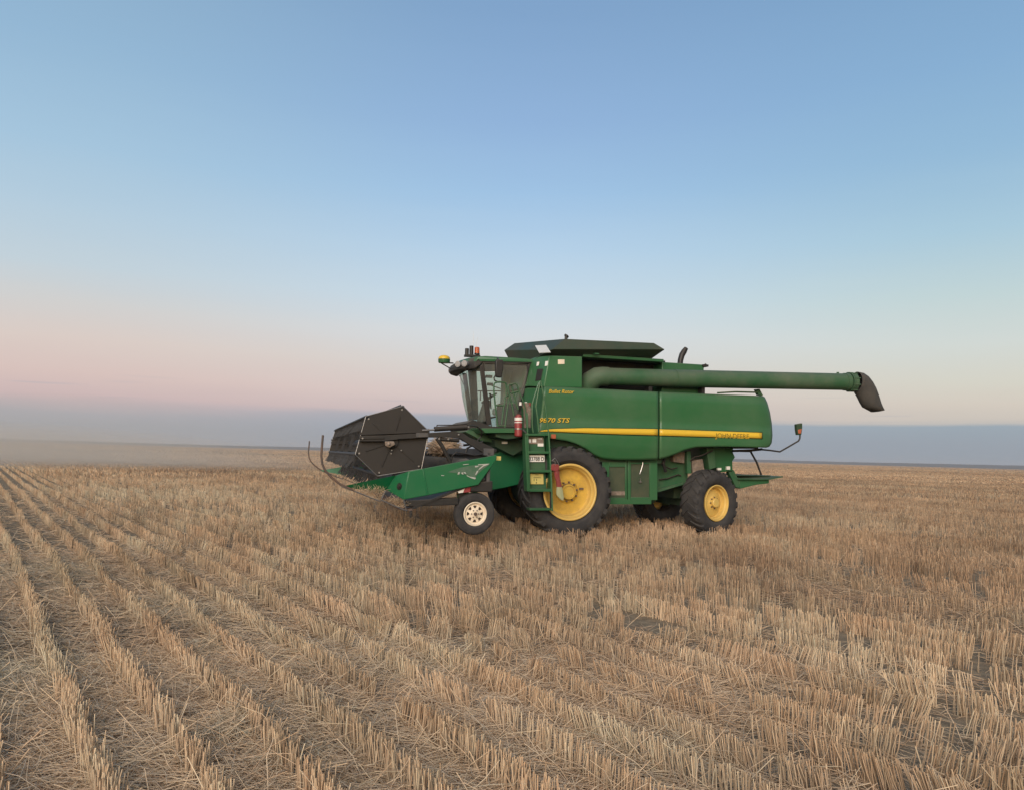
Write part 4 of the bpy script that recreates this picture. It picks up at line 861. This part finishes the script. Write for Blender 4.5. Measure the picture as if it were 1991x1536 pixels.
def straws(base, tip, rad_b, rad_t, tone, hue, sides=3, bend=None):
    """hollow straws: base and tip (n,3); optional mid point offset"""
    n = len(base); pts = [base, tip] if bend is None else [base, (base + tip) / 2 + bend, tip]
    rads = [rad_b, rad_t] if bend is None else [rad_b, (rad_b + rad_t) / 2, rad_t]
    ax = tip - base; ax /= np.linalg.norm(ax, axis=1, keepdims=True) + 1e-9
    ref = np.where(np.abs(ax[:, 2:3]) > .8, np.array([[1., 0, 0]]), np.array([[0., 0, 1]]))
    u = np.cross(ax, ref); u /= np.linalg.norm(u, axis=1, keepdims=True); w = np.cross(ax, u)
    ph = rng.uniform(0, 6.28, n)
    V = []
    for p, r_ in zip(pts, rads):
        for s in range(sides):
            a = ph + 2 * math.pi * s / sides
            V.append(p + (u * np.cos(a)[:, None] + w * np.sin(a)[:, None]) * np.reshape(r_, (-1, 1)))
    nr = len(pts); V = np.stack(V, 1)                       # n, nr*sides, 3
    base_i = np.arange(n)[:, None] * (nr * sides); Fq = []
    for q in range(nr - 1):
        for s in range(sides):
            s2 = (s + 1) % sides
            Fq.append(np.concatenate([base_i + q * sides + s, base_i + q * sides + s2, base_i + (q + 1) * sides + s2, base_i + (q + 1) * sides + s], 1))
    Fq = np.stack(Fq, 1).reshape(-1, 4)
    k = nr * sides
    return V.reshape(-1, 3), Fq, np.repeat(tone, k), np.repeat(hue, k)
def blades(base, tip, wid, tone, hue):
    n = len(base); a = rng.uniform(0, math.pi, n); s = np.stack([np.cos(a), np.sin(a), np.zeros(n)], 1) * np.reshape(wid, (-1, 1)) * .75
    V = np.stack([base - s, base + s, tip + s * .7, tip - s * .7], 1).reshape(-1, 3)
    Fq = np.arange(n * 4).reshape(n, 4)
    return V, Fq, np.repeat(tone, 4), np.repeat(hue, 4)
def merge(parts):
    V, Fq, T, H = [], [], [], []; o = 0
    for v, f, t, h in parts: V.append(v); Fq.append(f + o); T.append(t); H.append(h); o += len(v)
    return np.concatenate(V), np.concatenate(Fq), np.concatenate(T), np.concatenate(H)
def straw_mat(name, bright=1.0):
    m, nt, b = newmat(name)
    at = N(nt, 'ShaderNodeAttribute', attribute_name='tone'); ah = N(nt, 'ShaderNodeAttribute', attribute_name='hue')
    cr = N(nt, 'ShaderNodeValToRGB'); e = cr.color_ramp
    stops = [(0.0, (0.19, 0.140, 0.100)), (0.3, (0.38, 0.280, 0.195)), (0.6, (0.56, 0.43, 0.305)), (1.0, (0.74, 0.62, 0.46))]
    e.elements[0].position = 0; e.elements[0].color = (*[c * bright for c in stops[0][1]], 1); e.elements[1].position = 1; e.elements[1].color = (*[min(1, c * bright) for c in stops[3][1]], 1)
    for p, c in stops[1:3]: q = e.elements.new(p); q.color = (*[k * bright for k in c], 1)
    cr2 = N(nt, 'ShaderNodeValToRGB'); e2 = cr2.color_ramp; e2.elements[0].position = .30; e2.elements[0].color = (0.95, 1.0, 0.99, 1); e2.elements[1].position = .68; e2.elements[1].color = (1.06, 0.95, 0.87, 1)
    nt.links.new(at.outputs['Fac'], cr.inputs[0]); nt.links.new(ah.outputs['Fac'], cr2.inputs[0])
    mx = N(nt, 'ShaderNodeMix', data_type='RGBA', blend_type='MULTIPLY'); mx.inputs[0].default_value = 1
    nt.links.new(cr.outputs[0], mx.inputs[6]); nt.links.new(cr2.outputs[0], mx.inputs[7]); nt.links.new(mx.outputs[2], b.inputs['Base Color'])
    b.inputs['Roughness'].default_value = 0.6; b.inputs['Specular IOR Level'].default_value = 0.35
    return m
STRAW = straw_mat('wheat_straw')
def stalks(d0, d1, per_m, detail, wmul, half=R(41)):
    p = row_points(d0, d1, per_m, half); x, y = p[:, 0], p[:, 1]
    a, t, right, dens, hgt, tone, hue = field(x, y)
    wob = (vnoise(p[:, 2] * 7.3, t * .8, 31) - .5) * (.03 + .015 * right)
    # plants stand in tufts along the row
    tuft = vnoise(p[:, 2] * 13.7, t * 7.5, 41); gap = fbm(p[:, 2] * 5.1, t * 1.7, 47) + rng.normal(0, .05, len(t))
    ok = (gap > .23 + .11 * right) & (dens > .14 + .11 * right) & (tuft + rng.normal(0, .07, len(x)) > .16 + .21 * right) & ~in_wheel(x, y)
    x, y, a, t, right, dens, hgt, tone, hue, wob, tuft = [q[ok] for q in (x, y, a, t, right, dens, hgt, tone, hue, wob, tuft)]; n = len(x)
    lat = rng.normal(0, (.022 if d0 < 5 else .016), n) + wob
    x = x + RN[0] * lat; y = y + RN[1] * lat
    h = ((.160 if d0 < 5 else .163) + .11 * (hgt - .3) + .030 * right) * (1 + rng.normal(0, .07, n)); h = np.clip(h, .06, .34)
    sh = rng.random(n) < .10; h[sh] *= rng.uniform(.4, .8, sh.sum())
    la = fbm(a * .9 + 9, t * .7, 61); ldir = vnoise(a * .6, t * .4, 63) * 12.6
    lam = np.clip((la - .44), 0, 1) * .9 + .02
    lx = np.cos(ldir) * lam + rng.normal(0, .06, n) + RN[0] * lat * .9; ly = np.sin(ldir) * lam + rng.normal(0, .06, n) + RN[1] * lat * .9
    wild = rng.random(n) < .05; lx[wild] += rng.normal(0, .45, wild.sum()); ly[wild] += rng.normal(0, .45, wild.sum())
    base = np.stack([x, y, np.full(n, -.005)], 1); tip = np.stack([x + lx * h, y + ly * h, h], 1)
    tn = np.clip(.53 - .12 * np.clip((a - 4) / 8, 0, 1) + 1.0 * (tone - .48) + rng.normal(0, .17, n), 0.02, 1); hu = np.clip(hue + .08 * np.clip((a - 4) / 8, 0, 1) + rng.normal(0, .07, n), 0, 1)
    w = (.0024 * wmul) * rng.uniform(.75, 1.3, n)
    if detail == 2:
        bd = np.stack([rng.normal(0, .006, n), rng.normal(0, .006, n), np.zeros(n)], 1)
        return straws(base, tip, w * 1.0, w * .9, tn, hu, 4, bd)
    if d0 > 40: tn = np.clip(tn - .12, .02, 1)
    if detail == 1: return straws(base, tip, w, w, tn, hu, 3)
    return blades(base, tip, w * 2.2, tn, hu)
def fan(d0, d1, n, half=R(41)):
    r_ = np.sqrt(rng.uniform(d0 ** 2, d1 ** 2, n)); th = rng.uniform(-half, half, n); return r_ * np.sin(th), r_ * np.cos(th)
def litter(d0, d1, n, wmul, lift=.05, detail=True):
    x, y = fan(d0, d1, n); a, t, right, dens, hgt, tone, hue = field(x, y)
    frac = ((a - PH) / SP_) % 1.0; mid = np.abs(frac - .5) < .5
    lm = fbm(a * .8 + 30, t * .5, 71)
    ok = (lm + .42 * (1 - right) + rng.normal(0, .12, n) > .56) & ~in_wheel(x, y); x, y, tone, hue, lm, right = [q[ok] for q in (x, y, tone, hue, lm, right)]; n = len(x)
    L = np.abs(rng.normal(.15, .10, n)) + .04; L = np.minimum(L, .5)
    az = rng.uniform(0, 6.283, n); el = np.abs(rng.normal(0, .13, n)); st = rng.random(n) < .07; el[st] = rng.uniform(.2, .8, st.sum())
    z0 = np.abs(rng.normal(0, lift * .5, n)) + .004; z0 *= (.4 + 1.4 * np.clip(lm - .2, 0, 1))
    d = np.stack([np.cos(az) * np.cos(el), np.sin(az) * np.cos(el), np.sin(el)], 1)
    base = np.stack([x, y, z0], 1); tip = base + d * L[:, None]
    tn = np.clip(.58 + .30 * (1 - right) - (.16 if d0 > 5 else 0) + .8 * (tone - .45) + rng.normal(0, .20, n), 0.02, 1); hu = np.clip(hue + .16 + rng.normal(0, .08, n), 0, 1)  # straw tone lowered past the near band to paint darker shade between rows
    w = .0019 * wmul * rng.uniform(.6, 1.35, n)
    if detail:
        bd = np.stack([rng.normal(0, .012, n), rng.normal(0, .012, n), np.abs(rng.normal(0, .008, n))], 1) * (L / .15)[:, None]
        return straws(base, tip, w, w, tn, hu, 3, bd)
    return blades(base, tip, w * 2.2, tn, hu) if False else straws(base, tip, w, w, tn, hu, 3)
def heaps(spots, per):
    P_ = []
    for cx_, cy_, rad, hh, k in spots:
        n = int(per * k); th = rng.uniform(0, 6.283, n); rr_ = rad * np.sqrt(rng.random(n))
        x = cx_ + rr_ * np.cos(th); y = cy_ + rr_ * np.sin(th); z = hh * (1 - (rr_ / rad) ** 1.4) * rng.uniform(.4, 1, n) + .01
        az = th + rng.normal(0, 1.0, n); el = rng.normal(-.25, .3, n); L = rng.uniform(.12, .38, n)
        d = np.stack([np.cos(az) * np.cos(el), np.sin(az) * np.cos(el), np.sin(el)], 1)
        c = np.stack([x, y, z], 1); base = c - d * L[:, None] / 2; tip = c + d * L[:, None] / 2
        base[:, 2] = np.maximum(base[:, 2], .006); tip[:, 2] = np.maximum(tip[:, 2], .006)
        bd = np.stack([rng.normal(0, .02, n), rng.normal(0, .02, n), np.abs(rng.normal(0, .012, n))], 1)
        P_.append(straws(base, tip, np.full(n, .0021), np.full(n, .0018), np.clip(rng.normal(.72, .16, n), 0, 1), np.clip(rng.normal(.45, .08, n), 0, 1), 3, bd))
    return P_
FULL = True
near = [stalks(1.6, 9, 235, 2, 1.5), stalks(9, 20, 160, 1, 1.45), stalks(20, 42, 85, 1, 1.85), stalks(42, 90, 24, 1, 5.0, R(39))]
o = big_mesh('wheat_stubble', *merge(near), STRAW); tag(o, 'cut wheat stubble standing in drilled rows across the field', kind='stuff')
def far_tufts(d0, d1, n, wk):
    x, y = fan(d0, d1, n, R(42)); r_ = np.hypot(x, y)
    a = x * RN[0] + y * RN[1]; t = x * RD[0] + y * RD[1]
    tone = fbm(a * .10, t * .02, 12); hue = fbm(a * .05 + 50, t * .012, 21)
    h = np.full(n, .21) * (1 + rng.normal(0, .12, n)); base = np.stack([x, y, np.full(n, -.01)], 1); tip = base + np.stack([rng.normal(0, .02, n), rng.normal(0, .02, n), h], 1)
    tn = np.clip(.20 + .6 * (tone - .45) + rng.normal(0, .08, n), .02, 1)
    return blades(base, tip, wk * r_ * rng.uniform(.6, 1.4, n), tn, np.clip(hue + rng.normal(0, .06, n), 0, 1))
farst = [stalks(90, 170, 9, 0, 14, R(37)), far_tufts(150, 320, 90000, .0014), far_tufts(320, 700, 60000, .0016), far_tufts(700, 1400, 40000, .0018), far_tufts(1400, 2300, 30000, .002)]
o = big_mesh('distant_stubble', *merge(farst), STRAW); tag(o, 'far stubble fading toward the flat horizon', kind='stuff')
hs = []
for px, py, rad, hh, k in ((470, 1395, .17, .12, 1), (455, 1420, .22, .09, .8), (420, 1240, .24, .06, .8), (560, 1470, .3, .05, .8), (600, 1290, .12, .05, .4), (110, 1330, .25, .05, .7), (1320, 1440, .2, .07, .5), (850, 1130, .2, .06, .3), (1250, 1160, .2, .05, .3), (330, 1180, .3, .06, .6)):
    g = ground_pt(px, py + 25); hs.append((g.x, g.y, rad, hh, k))
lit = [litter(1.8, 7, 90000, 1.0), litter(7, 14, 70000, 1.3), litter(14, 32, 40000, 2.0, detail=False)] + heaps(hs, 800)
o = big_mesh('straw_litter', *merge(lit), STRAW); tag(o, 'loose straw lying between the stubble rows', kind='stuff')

# straw caught on the header
p = P(z5, 1330, 470, -.6); n = 1500
q = rng.normal(0, 1, (n, 3)); q /= np.linalg.norm(q, axis=1, keepdims=True); q *= rng.uniform(.4, 1, (n, 1))
c = np.array([p.x, p.y + .1, p.z - .02]) + q * np.array([.30, .95, .21]); d = rng.normal(0, 1, (n, 3)); d[:, 2] *= .4; d /= np.linalg.norm(d, axis=1, keepdims=True); L = rng.uniform(.1, .3, (n, 1))
sv = straws(c - d * L / 2, c + d * L / 2, np.full(n, .006), np.full(n, .005), np.clip(rng.normal(.42, .2, n), 0, 1), np.clip(rng.normal(.55, .1, n), 0, 1), 3)
def local_stuff(name, parts, label):
    o = big_mesh(name, *parts, STRAW); o.location = MO; o.rotation_euler = (0, 0, YAW); tag(o, label, cat=None, kind='stuff'); return o
fill = MB(); fill.ball((p.x, p.y + .1, p.z - .04), .26, .9, .17, 16, 8)
sh_ = local_stuff('straw_heap', sv, 'brown straw heaped on the header in front of the cab')
fill.build('straw_core', 'straw_pile', sh_)
# cut crop lying in the near divider
def seg_straw(a, b, c_, n, up=.05):
    a, b, c_ = [np.array(v) for v in (a, b, c_)]; u = rng.random((n, 1)); v = rng.random((n, 1)); fl_ = (u + v > 1)[:, 0]; u[fl_] = 1 - u[fl_]; v[fl_] = 1 - v[fl_]
    pts = a + (b - a) * u + (c_ - a) * v; d = rng.normal(0, 1, (n, 3)); d[:, 2] = np.abs(d[:, 2]) * .9; d /= np.linalg.norm(d, axis=1, keepdims=True); L = rng.uniform(.05, .16, (n, 1))
    return straws(pts, pts + d * L, np.full(n, .003), np.full(n, .002), np.clip(rng.normal(.5, .2, n), 0, 1), np.clip(rng.normal(.5, .1, n), 0, 1), 3)
parts = merge([seg_straw(c5(460, 888, YH + .03), c5(730, 985, YH + .03), c5(770, 885, YH + .15), 220), seg_straw(c5(740, 985, YH + .05), c5(940, 1068, YH + .05), c5(930, 985, YH + .2), 200)])
local_stuff('straw_wisps', parts, 'straw caught in the near crop divider nose')

# ground sheet
def soil_mat():
    m, nt, b = newmat('field_soil')
    ge = N(nt, 'ShaderNodeNewGeometry')
    mp = N(nt, 'ShaderNodeMapping'); mp.inputs['Rotation'].default_value = (0, 0, -RA_); nt.links.new(ge.outputs['Position'], mp.inputs[0])   # x across the rows, y along them
    n1 = N(nt, 'ShaderNodeTexNoise'); n1.inputs['Scale'].default_value = 9; n1.inputs['Detail'].default_value = 8; nt.links.new(ge.outputs['Position'], n1.inputs['Vector'])
    n2 = N(nt, 'ShaderNodeTexNoise'); n2.inputs['Scale'].default_value = 140; n2.inputs['Detail'].default_value = 4; nt.links.new(ge.outputs['Position'], n2.inputs['Vector'])
    st = N(nt, 'ShaderNodeMapping'); st.inputs['Scale'].default_value = (0.12, 0.022, 1); nt.links.new(mp.outputs[0], st.inputs[0])
    n3 = N(nt, 'ShaderNodeTexNoise'); n3.inputs['Scale'].default_value = 1; n3.inputs['Detail'].default_value = 7; n3.inputs['Roughness'].default_value = .65; nt.links.new(st.outputs[0], n3.inputs['Vector'])
    c1 = N(nt, 'ShaderNodeValToRGB'); e = c1.color_ramp; e.elements[0].position = .3; e.elements[0].color = (.235, .18, .125, 1); e.elements[1].position = .72; e.elements[1].color = (.43, .33, .225, 1)
    nt.links.new(n1.outputs['Fac'], c1.inputs[0])
    c2 = N(nt, 'ShaderNodeValToRGB'); e = c2.color_ramp; e.elements[0].position = .35; e.elements[0].color = (.5, .5, .5, 1); e.elements[1].position = .75; e.elements[1].color = (1.35, 1.3, 1.2, 1)
    nt.links.new(n2.outputs['Fac'], c2.inputs[0])
    mx = N(nt, 'ShaderNodeMix', data_type='RGBA', blend_type='MULTIPLY'); mx.inputs[0].default_value = 1; nt.links.new(c1.outputs[0], mx.inputs[6]); nt.links.new(c2.outputs[0], mx.inputs[7])
    # beyond the modelled stubble the cut field itself is what one sees: straw coloured, streaked along the rows
    c3 = N(nt, 'ShaderNodeValToRGB'); e = c3.color_ramp; e.elements[0].position = .36; e.elements[0].color = (.22, .165, .115, 1); e.elements[1].position = .64; e.elements[1].color = (.32, .25, .18, 1)
    nt.links.new(n3.outputs['Fac'], c3.inputs[0])
    ln = N(nt, 'ShaderNodeVectorMath', operation='LENGTH'); nt.links.new(ge.outputs['Position'], ln.inputs[0])
    mr = N(nt, 'ShaderNodeMapRange'); mr.interpolation_type = 'SMOOTHSTEP'; mr.inputs[1].default_value = 45; mr.inputs[2].default_value = 150; nt.links.new(ln.outputs['Value'], mr.inputs[0])
    m2 = N(nt, 'ShaderNodeMix', data_type='RGBA'); nt.links.new(mr.outputs[0], m2.inputs[0]); nt.links.new(mx.outputs[2], m2.inputs[6]); nt.links.new(c3.outputs[0], m2.inputs[7])
    nt.links.new(m2.outputs[2], b.inputs['Base Color']); b.inputs['Roughness'].default_value = .95; b.inputs['Specular IOR Level'].default_value = .1
    bp = N(nt, 'ShaderNodeBump'); bp.inputs['Strength'].default_value = .6; bp.inputs['Distance'].default_value = .02; nt.links.new(n1.outputs['Fac'], bp.inputs['Height']); nt.links.new(bp.outputs[0], b.inputs['Normal'])
    return m
rs = []
for rad in (0.0, 4, 10, 25, 60, 150, 400, 1200, 3000, 7000):
    rs.append([(rad * math.cos(2 * math.pi * i / 64), rad * math.sin(2 * math.pi * i / 64), 0) for i in range(64)])
m = MB(); m.rings(rs[1:], cap=False); m.add(rs[1], [tuple(range(64))])
go = m.build('ground', soil_mat(), smooth=False); go['kind'] = 'structure'; go['label'] = 'flat harvested wheat field reaching the horizon'
# low far ridge of dark scrub on the skyline
m = MB(); rs = []
for i in range(241):
    a = R(-60 + 120 * i / 240); D = 2600
    h = 9.0 + 1.6 * math.sin(i * .11) * math.sin(i * .037 + 1) + random.uniform(-.35, .35) - 2.0 * max(0, -math.degrees(a) / 60)
    rs.append([(D_ * math.sin(a), D_ * math.cos(a), z) for D_, z in ((2250, -.5), (2420, h * .55), (D, h), (2900, h * .6), (3300, -.5))])
m.rings(rs, cap=False, closed=False)
ho = m.build('hills', paint('far_scrub', (0.07, 0.066, 0.066), dust=(.10, .09, .08), amount=.4, rough=.95, scale=.01, up=0), smooth=True); ho['kind'] = 'structure'; ho['label'] = 'low dark strip of far land along the skyline'

# ================================================================== dust drifting at the left
def volume_mat(name, col, dens, an=.2):
    m = bpy.data.materials.new(name); m.use_nodes = True; nt = m.node_tree; nt.nodes.clear()
    out = N(nt, 'ShaderNodeOutputMaterial'); v = N(nt, 'ShaderNodeVolumePrincipled'); v.inputs['Color'].default_value = (*col, 1); v.inputs['Density'].default_value = dens; v.inputs['Anisotropy'].default_value = an
    nt.links.new(v.outputs[0], out.inputs['Volume']); return m
for nm, c_, rad_, dens in [('dust', (-54, 59, 0.0), (42 * k, 19 * k, 3.5 * k ** 1.3), .015) for k in (1, .92, .84, .76, .68, .6, .5, .4)] + [('dust', (-58, 88, 0), (46, 20, 7.5), .004)]:
    m = MB(); m.ball((0, 0, 0), *rad_, 40, 20); o = m.build(nm, volume_mat('dust', (.97, .86, .74), dens)); o.location = c_; o['kind'] = 'stuff'; o['label'] = 'pale brown dust drifting low over the stubble'; o['group'] = 'drifting dust'

# the evening air itself
m = MB(); m.box(-3600, 3600, -3600, 3600, -1.5, 14); o = m.build('haze', volume_mat('evening_haze', (.72, .74, .80), .00022, 0.0), smooth=False); o['kind'] = 'stuff'; o['label'] = 'thin evening haze over the whole field'
# ================================================================== sky, sun, camera
W = bpy.data.worlds.new('World'); S.world = W; W.use_nodes = True; nt = W.node_tree; nt.nodes.clear()
out = N(nt, 'ShaderNodeOutputWorld'); bg_ = N(nt, 'ShaderNodeBackground'); nt.links.new(bg_.outputs[0], out.inputs[0])
tc = N(nt, 'ShaderNodeTexCoord'); nv_ = N(nt, 'ShaderNodeVectorMath', operation='NORMALIZE'); nt.links.new(tc.outputs['Generated'], nv_.inputs[0])
sx_ = N(nt, 'ShaderNodeSeparateXYZ'); nt.links.new(nv_.outputs[0], sx_.inputs[0])
el = N(nt, 'ShaderNodeMath', operation='ARCSINE'); nt.links.new(sx_.outputs['Z'], el.inputs[0])
# slight unevenness of the bands
mpn = N(nt, 'ShaderNodeMapping'); mpn.inputs['Scale'].default_value = (5, 5, 60); nt.links.new(nv_.outputs[0], mpn.inputs[0])
nz = N(nt, 'ShaderNodeTexNoise'); nz.inputs['Scale'].default_value = 1; nz.inputs['Detail'].default_value = 5; nt.links.new(mpn.outputs[0], nz.inputs['Vector'])
nzm = N(nt, 'ShaderNodeMapRange'); nzm.inputs[3].default_value = -.006; nzm.inputs[4].default_value = .006; nt.links.new(nz.outputs['Fac'], nzm.inputs[0])
ea = N(nt, 'ShaderNodeMath', operation='ADD'); nt.links.new(el.outputs[0], ea.inputs[0]); nt.links.new(nzm.outputs[0], ea.inputs[1])
em = N(nt, 'ShaderNodeMapRange'); em.inputs[1].default_value = 0; em.inputs[2].default_value = R(60); nt.links.new(ea.outputs[0], em.inputs[0])
def ramp(stops):
    cr = N(nt, 'ShaderNodeValToRGB'); e = cr.color_ramp
    for i, (deg, c_) in enumerate(stops):
        if i == 0: q = e.elements[0]
        elif i == 1: q = e.elements[1]
        else: q = e.elements.new(deg / 60)
        q.position = deg / 60; q.color = srgb(*c_)
    nt.links.new(em.outputs[0], cr.inputs[0]); return cr
LEFT = [(0, (166, 164, 165)), (1.2, (167, 167, 170)), (1.9, (174, 172, 176)), (3.0, (206, 184, 183)), (4.6, (217, 195, 189)), (6.8, (219, 205, 198)), (9.2, (209, 209, 208)), (11.5, (195, 210, 219)), (15, (181, 205, 222)), (19, (165, 197, 221)), (25, (148, 183, 212)), (32, (136, 170, 200)), (60, (110, 145, 184))]
MID = [(0, (152, 159, 170)), (1.5, (156, 164, 176)), (2.6, (163, 171, 182)), (3.1, (204, 189, 188)), (4.5, (217, 202, 198)), (6.5, (216, 212, 208)), (8.8, (214, 220, 224)), (11.5, (200, 218, 231)), (15, (182, 209, 232)), (19, (160, 195, 228)), (24, (145, 179, 218)), (31, (129, 164, 203)), (60, (102, 140, 186))]
RIGHT = [(0, (150, 158, 168)), (1.5, (153, 162, 172)), (2.66, (156, 169, 179)), (2.84, (203, 195, 186)), (4.0, (213, 204, 192)), (5.5, (214, 212, 200)), (8, (210, 217, 213)), (11, (194, 213, 215)), (15, (170, 202, 220)), (20, (148, 186, 216)), (25, (136, 175, 211)), (33, (122, 160, 198)), (60, (98, 136, 182))]
cl, cm, cr_ = ramp(LEFT), ramp(MID), ramp(RIGHT)
az = N(nt, 'ShaderNodeMath', operation='ARCTAN2'); nt.links.new(sx_.outputs['X'], az.inputs[0]); nt.links.new(sx_.outputs['Y'], az.inputs[1])
f1 = N(nt, 'ShaderNodeMapRange'); f1.interpolation_type = 'SMOOTHSTEP'; f1.inputs[1].default_value = R(-32); f1.inputs[2].default_value = R(2); nt.links.new(az.outputs[0], f1.inputs[0])
f2 = N(nt, 'ShaderNodeMapRange'); f2.interpolation_type = 'SMOOTHSTEP'; f2.inputs[1].default_value = R(0); f2.inputs[2].default_value = R(33); nt.links.new(az.outputs[0], f2.inputs[0])
x1 = N(nt, 'ShaderNodeMix', data_type='RGBA'); nt.links.new(f1.outputs[0], x1.inputs[0]); nt.links.new(cl.outputs[0], x1.inputs[6]); nt.links.new(cm.outputs[0], x1.inputs[7])
x2 = N(nt, 'ShaderNodeMix', data_type='RGBA'); nt.links.new(f2.outputs[0], x2.inputs[0]); nt.links.new(x1.outputs[2], x2.inputs[6]); nt.links.new(cr_.outputs[0], x2.inputs[7])
# the western half behind the viewer: physical sky just after sunset
SUN_EL, SUN_AZ = R(4), R(192)                 # azimuth from +Y towards +X
sky = N(nt, 'ShaderNodeTexSky'); sky.sky_type = 'NISHITA'; sky.sun_disc = False; sky.sun_elevation = SUN_EL; sky.sun_rotation = SUN_AZ; sky.dust_density = 2.0
sk = N(nt, 'ShaderNodeVectorMath', operation='SCALE'); sk.inputs['Scale'].default_value = 0.14; nt.links.new(sky.outputs[0], sk.inputs[0])
wf = N(nt, 'ShaderNodeMapRange'); wf.interpolation_type = 'SMOOTHSTEP'; wf.inputs[1].default_value = .25; wf.inputs[2].default_value = -.45; nt.links.new(sx_.outputs['Y'], wf.inputs[0])
x3 = N(nt, 'ShaderNodeMix', data_type='RGBA'); nt.links.new(wf.outputs[0], x3.inputs[0]); nt.links.new(x2.outputs[2], x3.inputs[6]); nt.links.new(sk.outputs[0], x3.inputs[7])
# a few thin cloud streaks just over the dark band
mpc = N(nt, 'ShaderNodeMapping'); mpc.inputs['Scale'].default_value = (7, 7, 260); mpc.inputs['Location'].default_value = (6.4, 2.9, 0.4); nt.links.new(nv_.outputs[0], mpc.inputs[0])
nc = N(nt, 'ShaderNodeTexNoise'); nc.inputs['Scale'].default_value = 1; nc.inputs['Detail'].default_value = 3; nt.links.new(mpc.outputs[0], nc.inputs['Vector'])
nm_ = N(nt, 'ShaderNodeMapRange'); nm_.inputs[1].default_value = .60; nm_.inputs[2].default_value = .74; nm_.inputs[4].default_value = .35; nt.links.new(nc.outputs['Fac'], nm_.inputs[0])
w1 = N(nt, 'ShaderNodeMapRange'); w1.inputs[1].default_value = R(2.5); w1.inputs[2].default_value = R(3.0); nt.links.new(el.outputs[0], w1.inputs[0])
w2 = N(nt, 'ShaderNodeMapRange'); w2.inputs[1].default_value = R(4.9); w2.inputs[2].default_value = R(3.6); nt.links.new(el.outputs[0], w2.inputs[0])
ww = N(nt, 'ShaderNodeMath', operation='MULTIPLY'); nt.links.new(w1.outputs[0], ww.inputs[0]); nt.links.new(w2.outputs[0], ww.inputs[1])
wx = N(nt, 'ShaderNodeMath', operation='MULTIPLY'); nt.links.new(ww.outputs[0], wx.inputs[0]); nt.links.new(nm_.outputs[0], wx.inputs[1])
x4 = N(nt, 'ShaderNodeMix', data_type='RGBA'); x4.inputs[7].default_value = srgb(172, 172, 182); nt.links.new(wx.outputs[0], x4.inputs[0]); nt.links.new(x3.outputs[2], x4.inputs[6])
nt.links.new(x4.outputs[2], bg_.inputs[0]); bg_.inputs[1].default_value = 1.0
sl = bpy.data.lights.new('sun', 'SUN'); sl.energy = 3.0; sl.angle = R(42); sl.color = (1.0, 0.93, 0.85)
so = bpy.data.objects.new('sun', sl); COL.objects.link(so)
se = R(24); sd = Vector((math.sin(SUN_AZ) * math.cos(se), math.cos(SUN_AZ) * math.cos(se), math.sin(se)))
so.rotation_euler = sd.to_track_quat('Z', 'Y').to_euler()
cd = bpy.data.cameras.new('camera'); cd.sensor_width = 36; cd.lens = F / 1991 * 36; cd.clip_start = .05; cd.clip_end = 20000
co = bpy.data.objects.new('camera', cd); COL.objects.link(co); co.location = CAMP; co.rotation_euler = CAMR.to_euler(); S.camera = co
S.view_settings.view_transform = 'Standard'; S.view_settings.look = 'None'; S.view_settings.exposure = 0; S.view_settings.gamma = 1
S.render.engine = 'CYCLES'; cy = S.cycles; cy.use_denoising = True; cy.max_bounces = 8; cy.transparent_max_bounces = 16; cy.volume_bounces = 1; cy.use_adaptive_sampling = True; cy.adaptive_threshold = .01
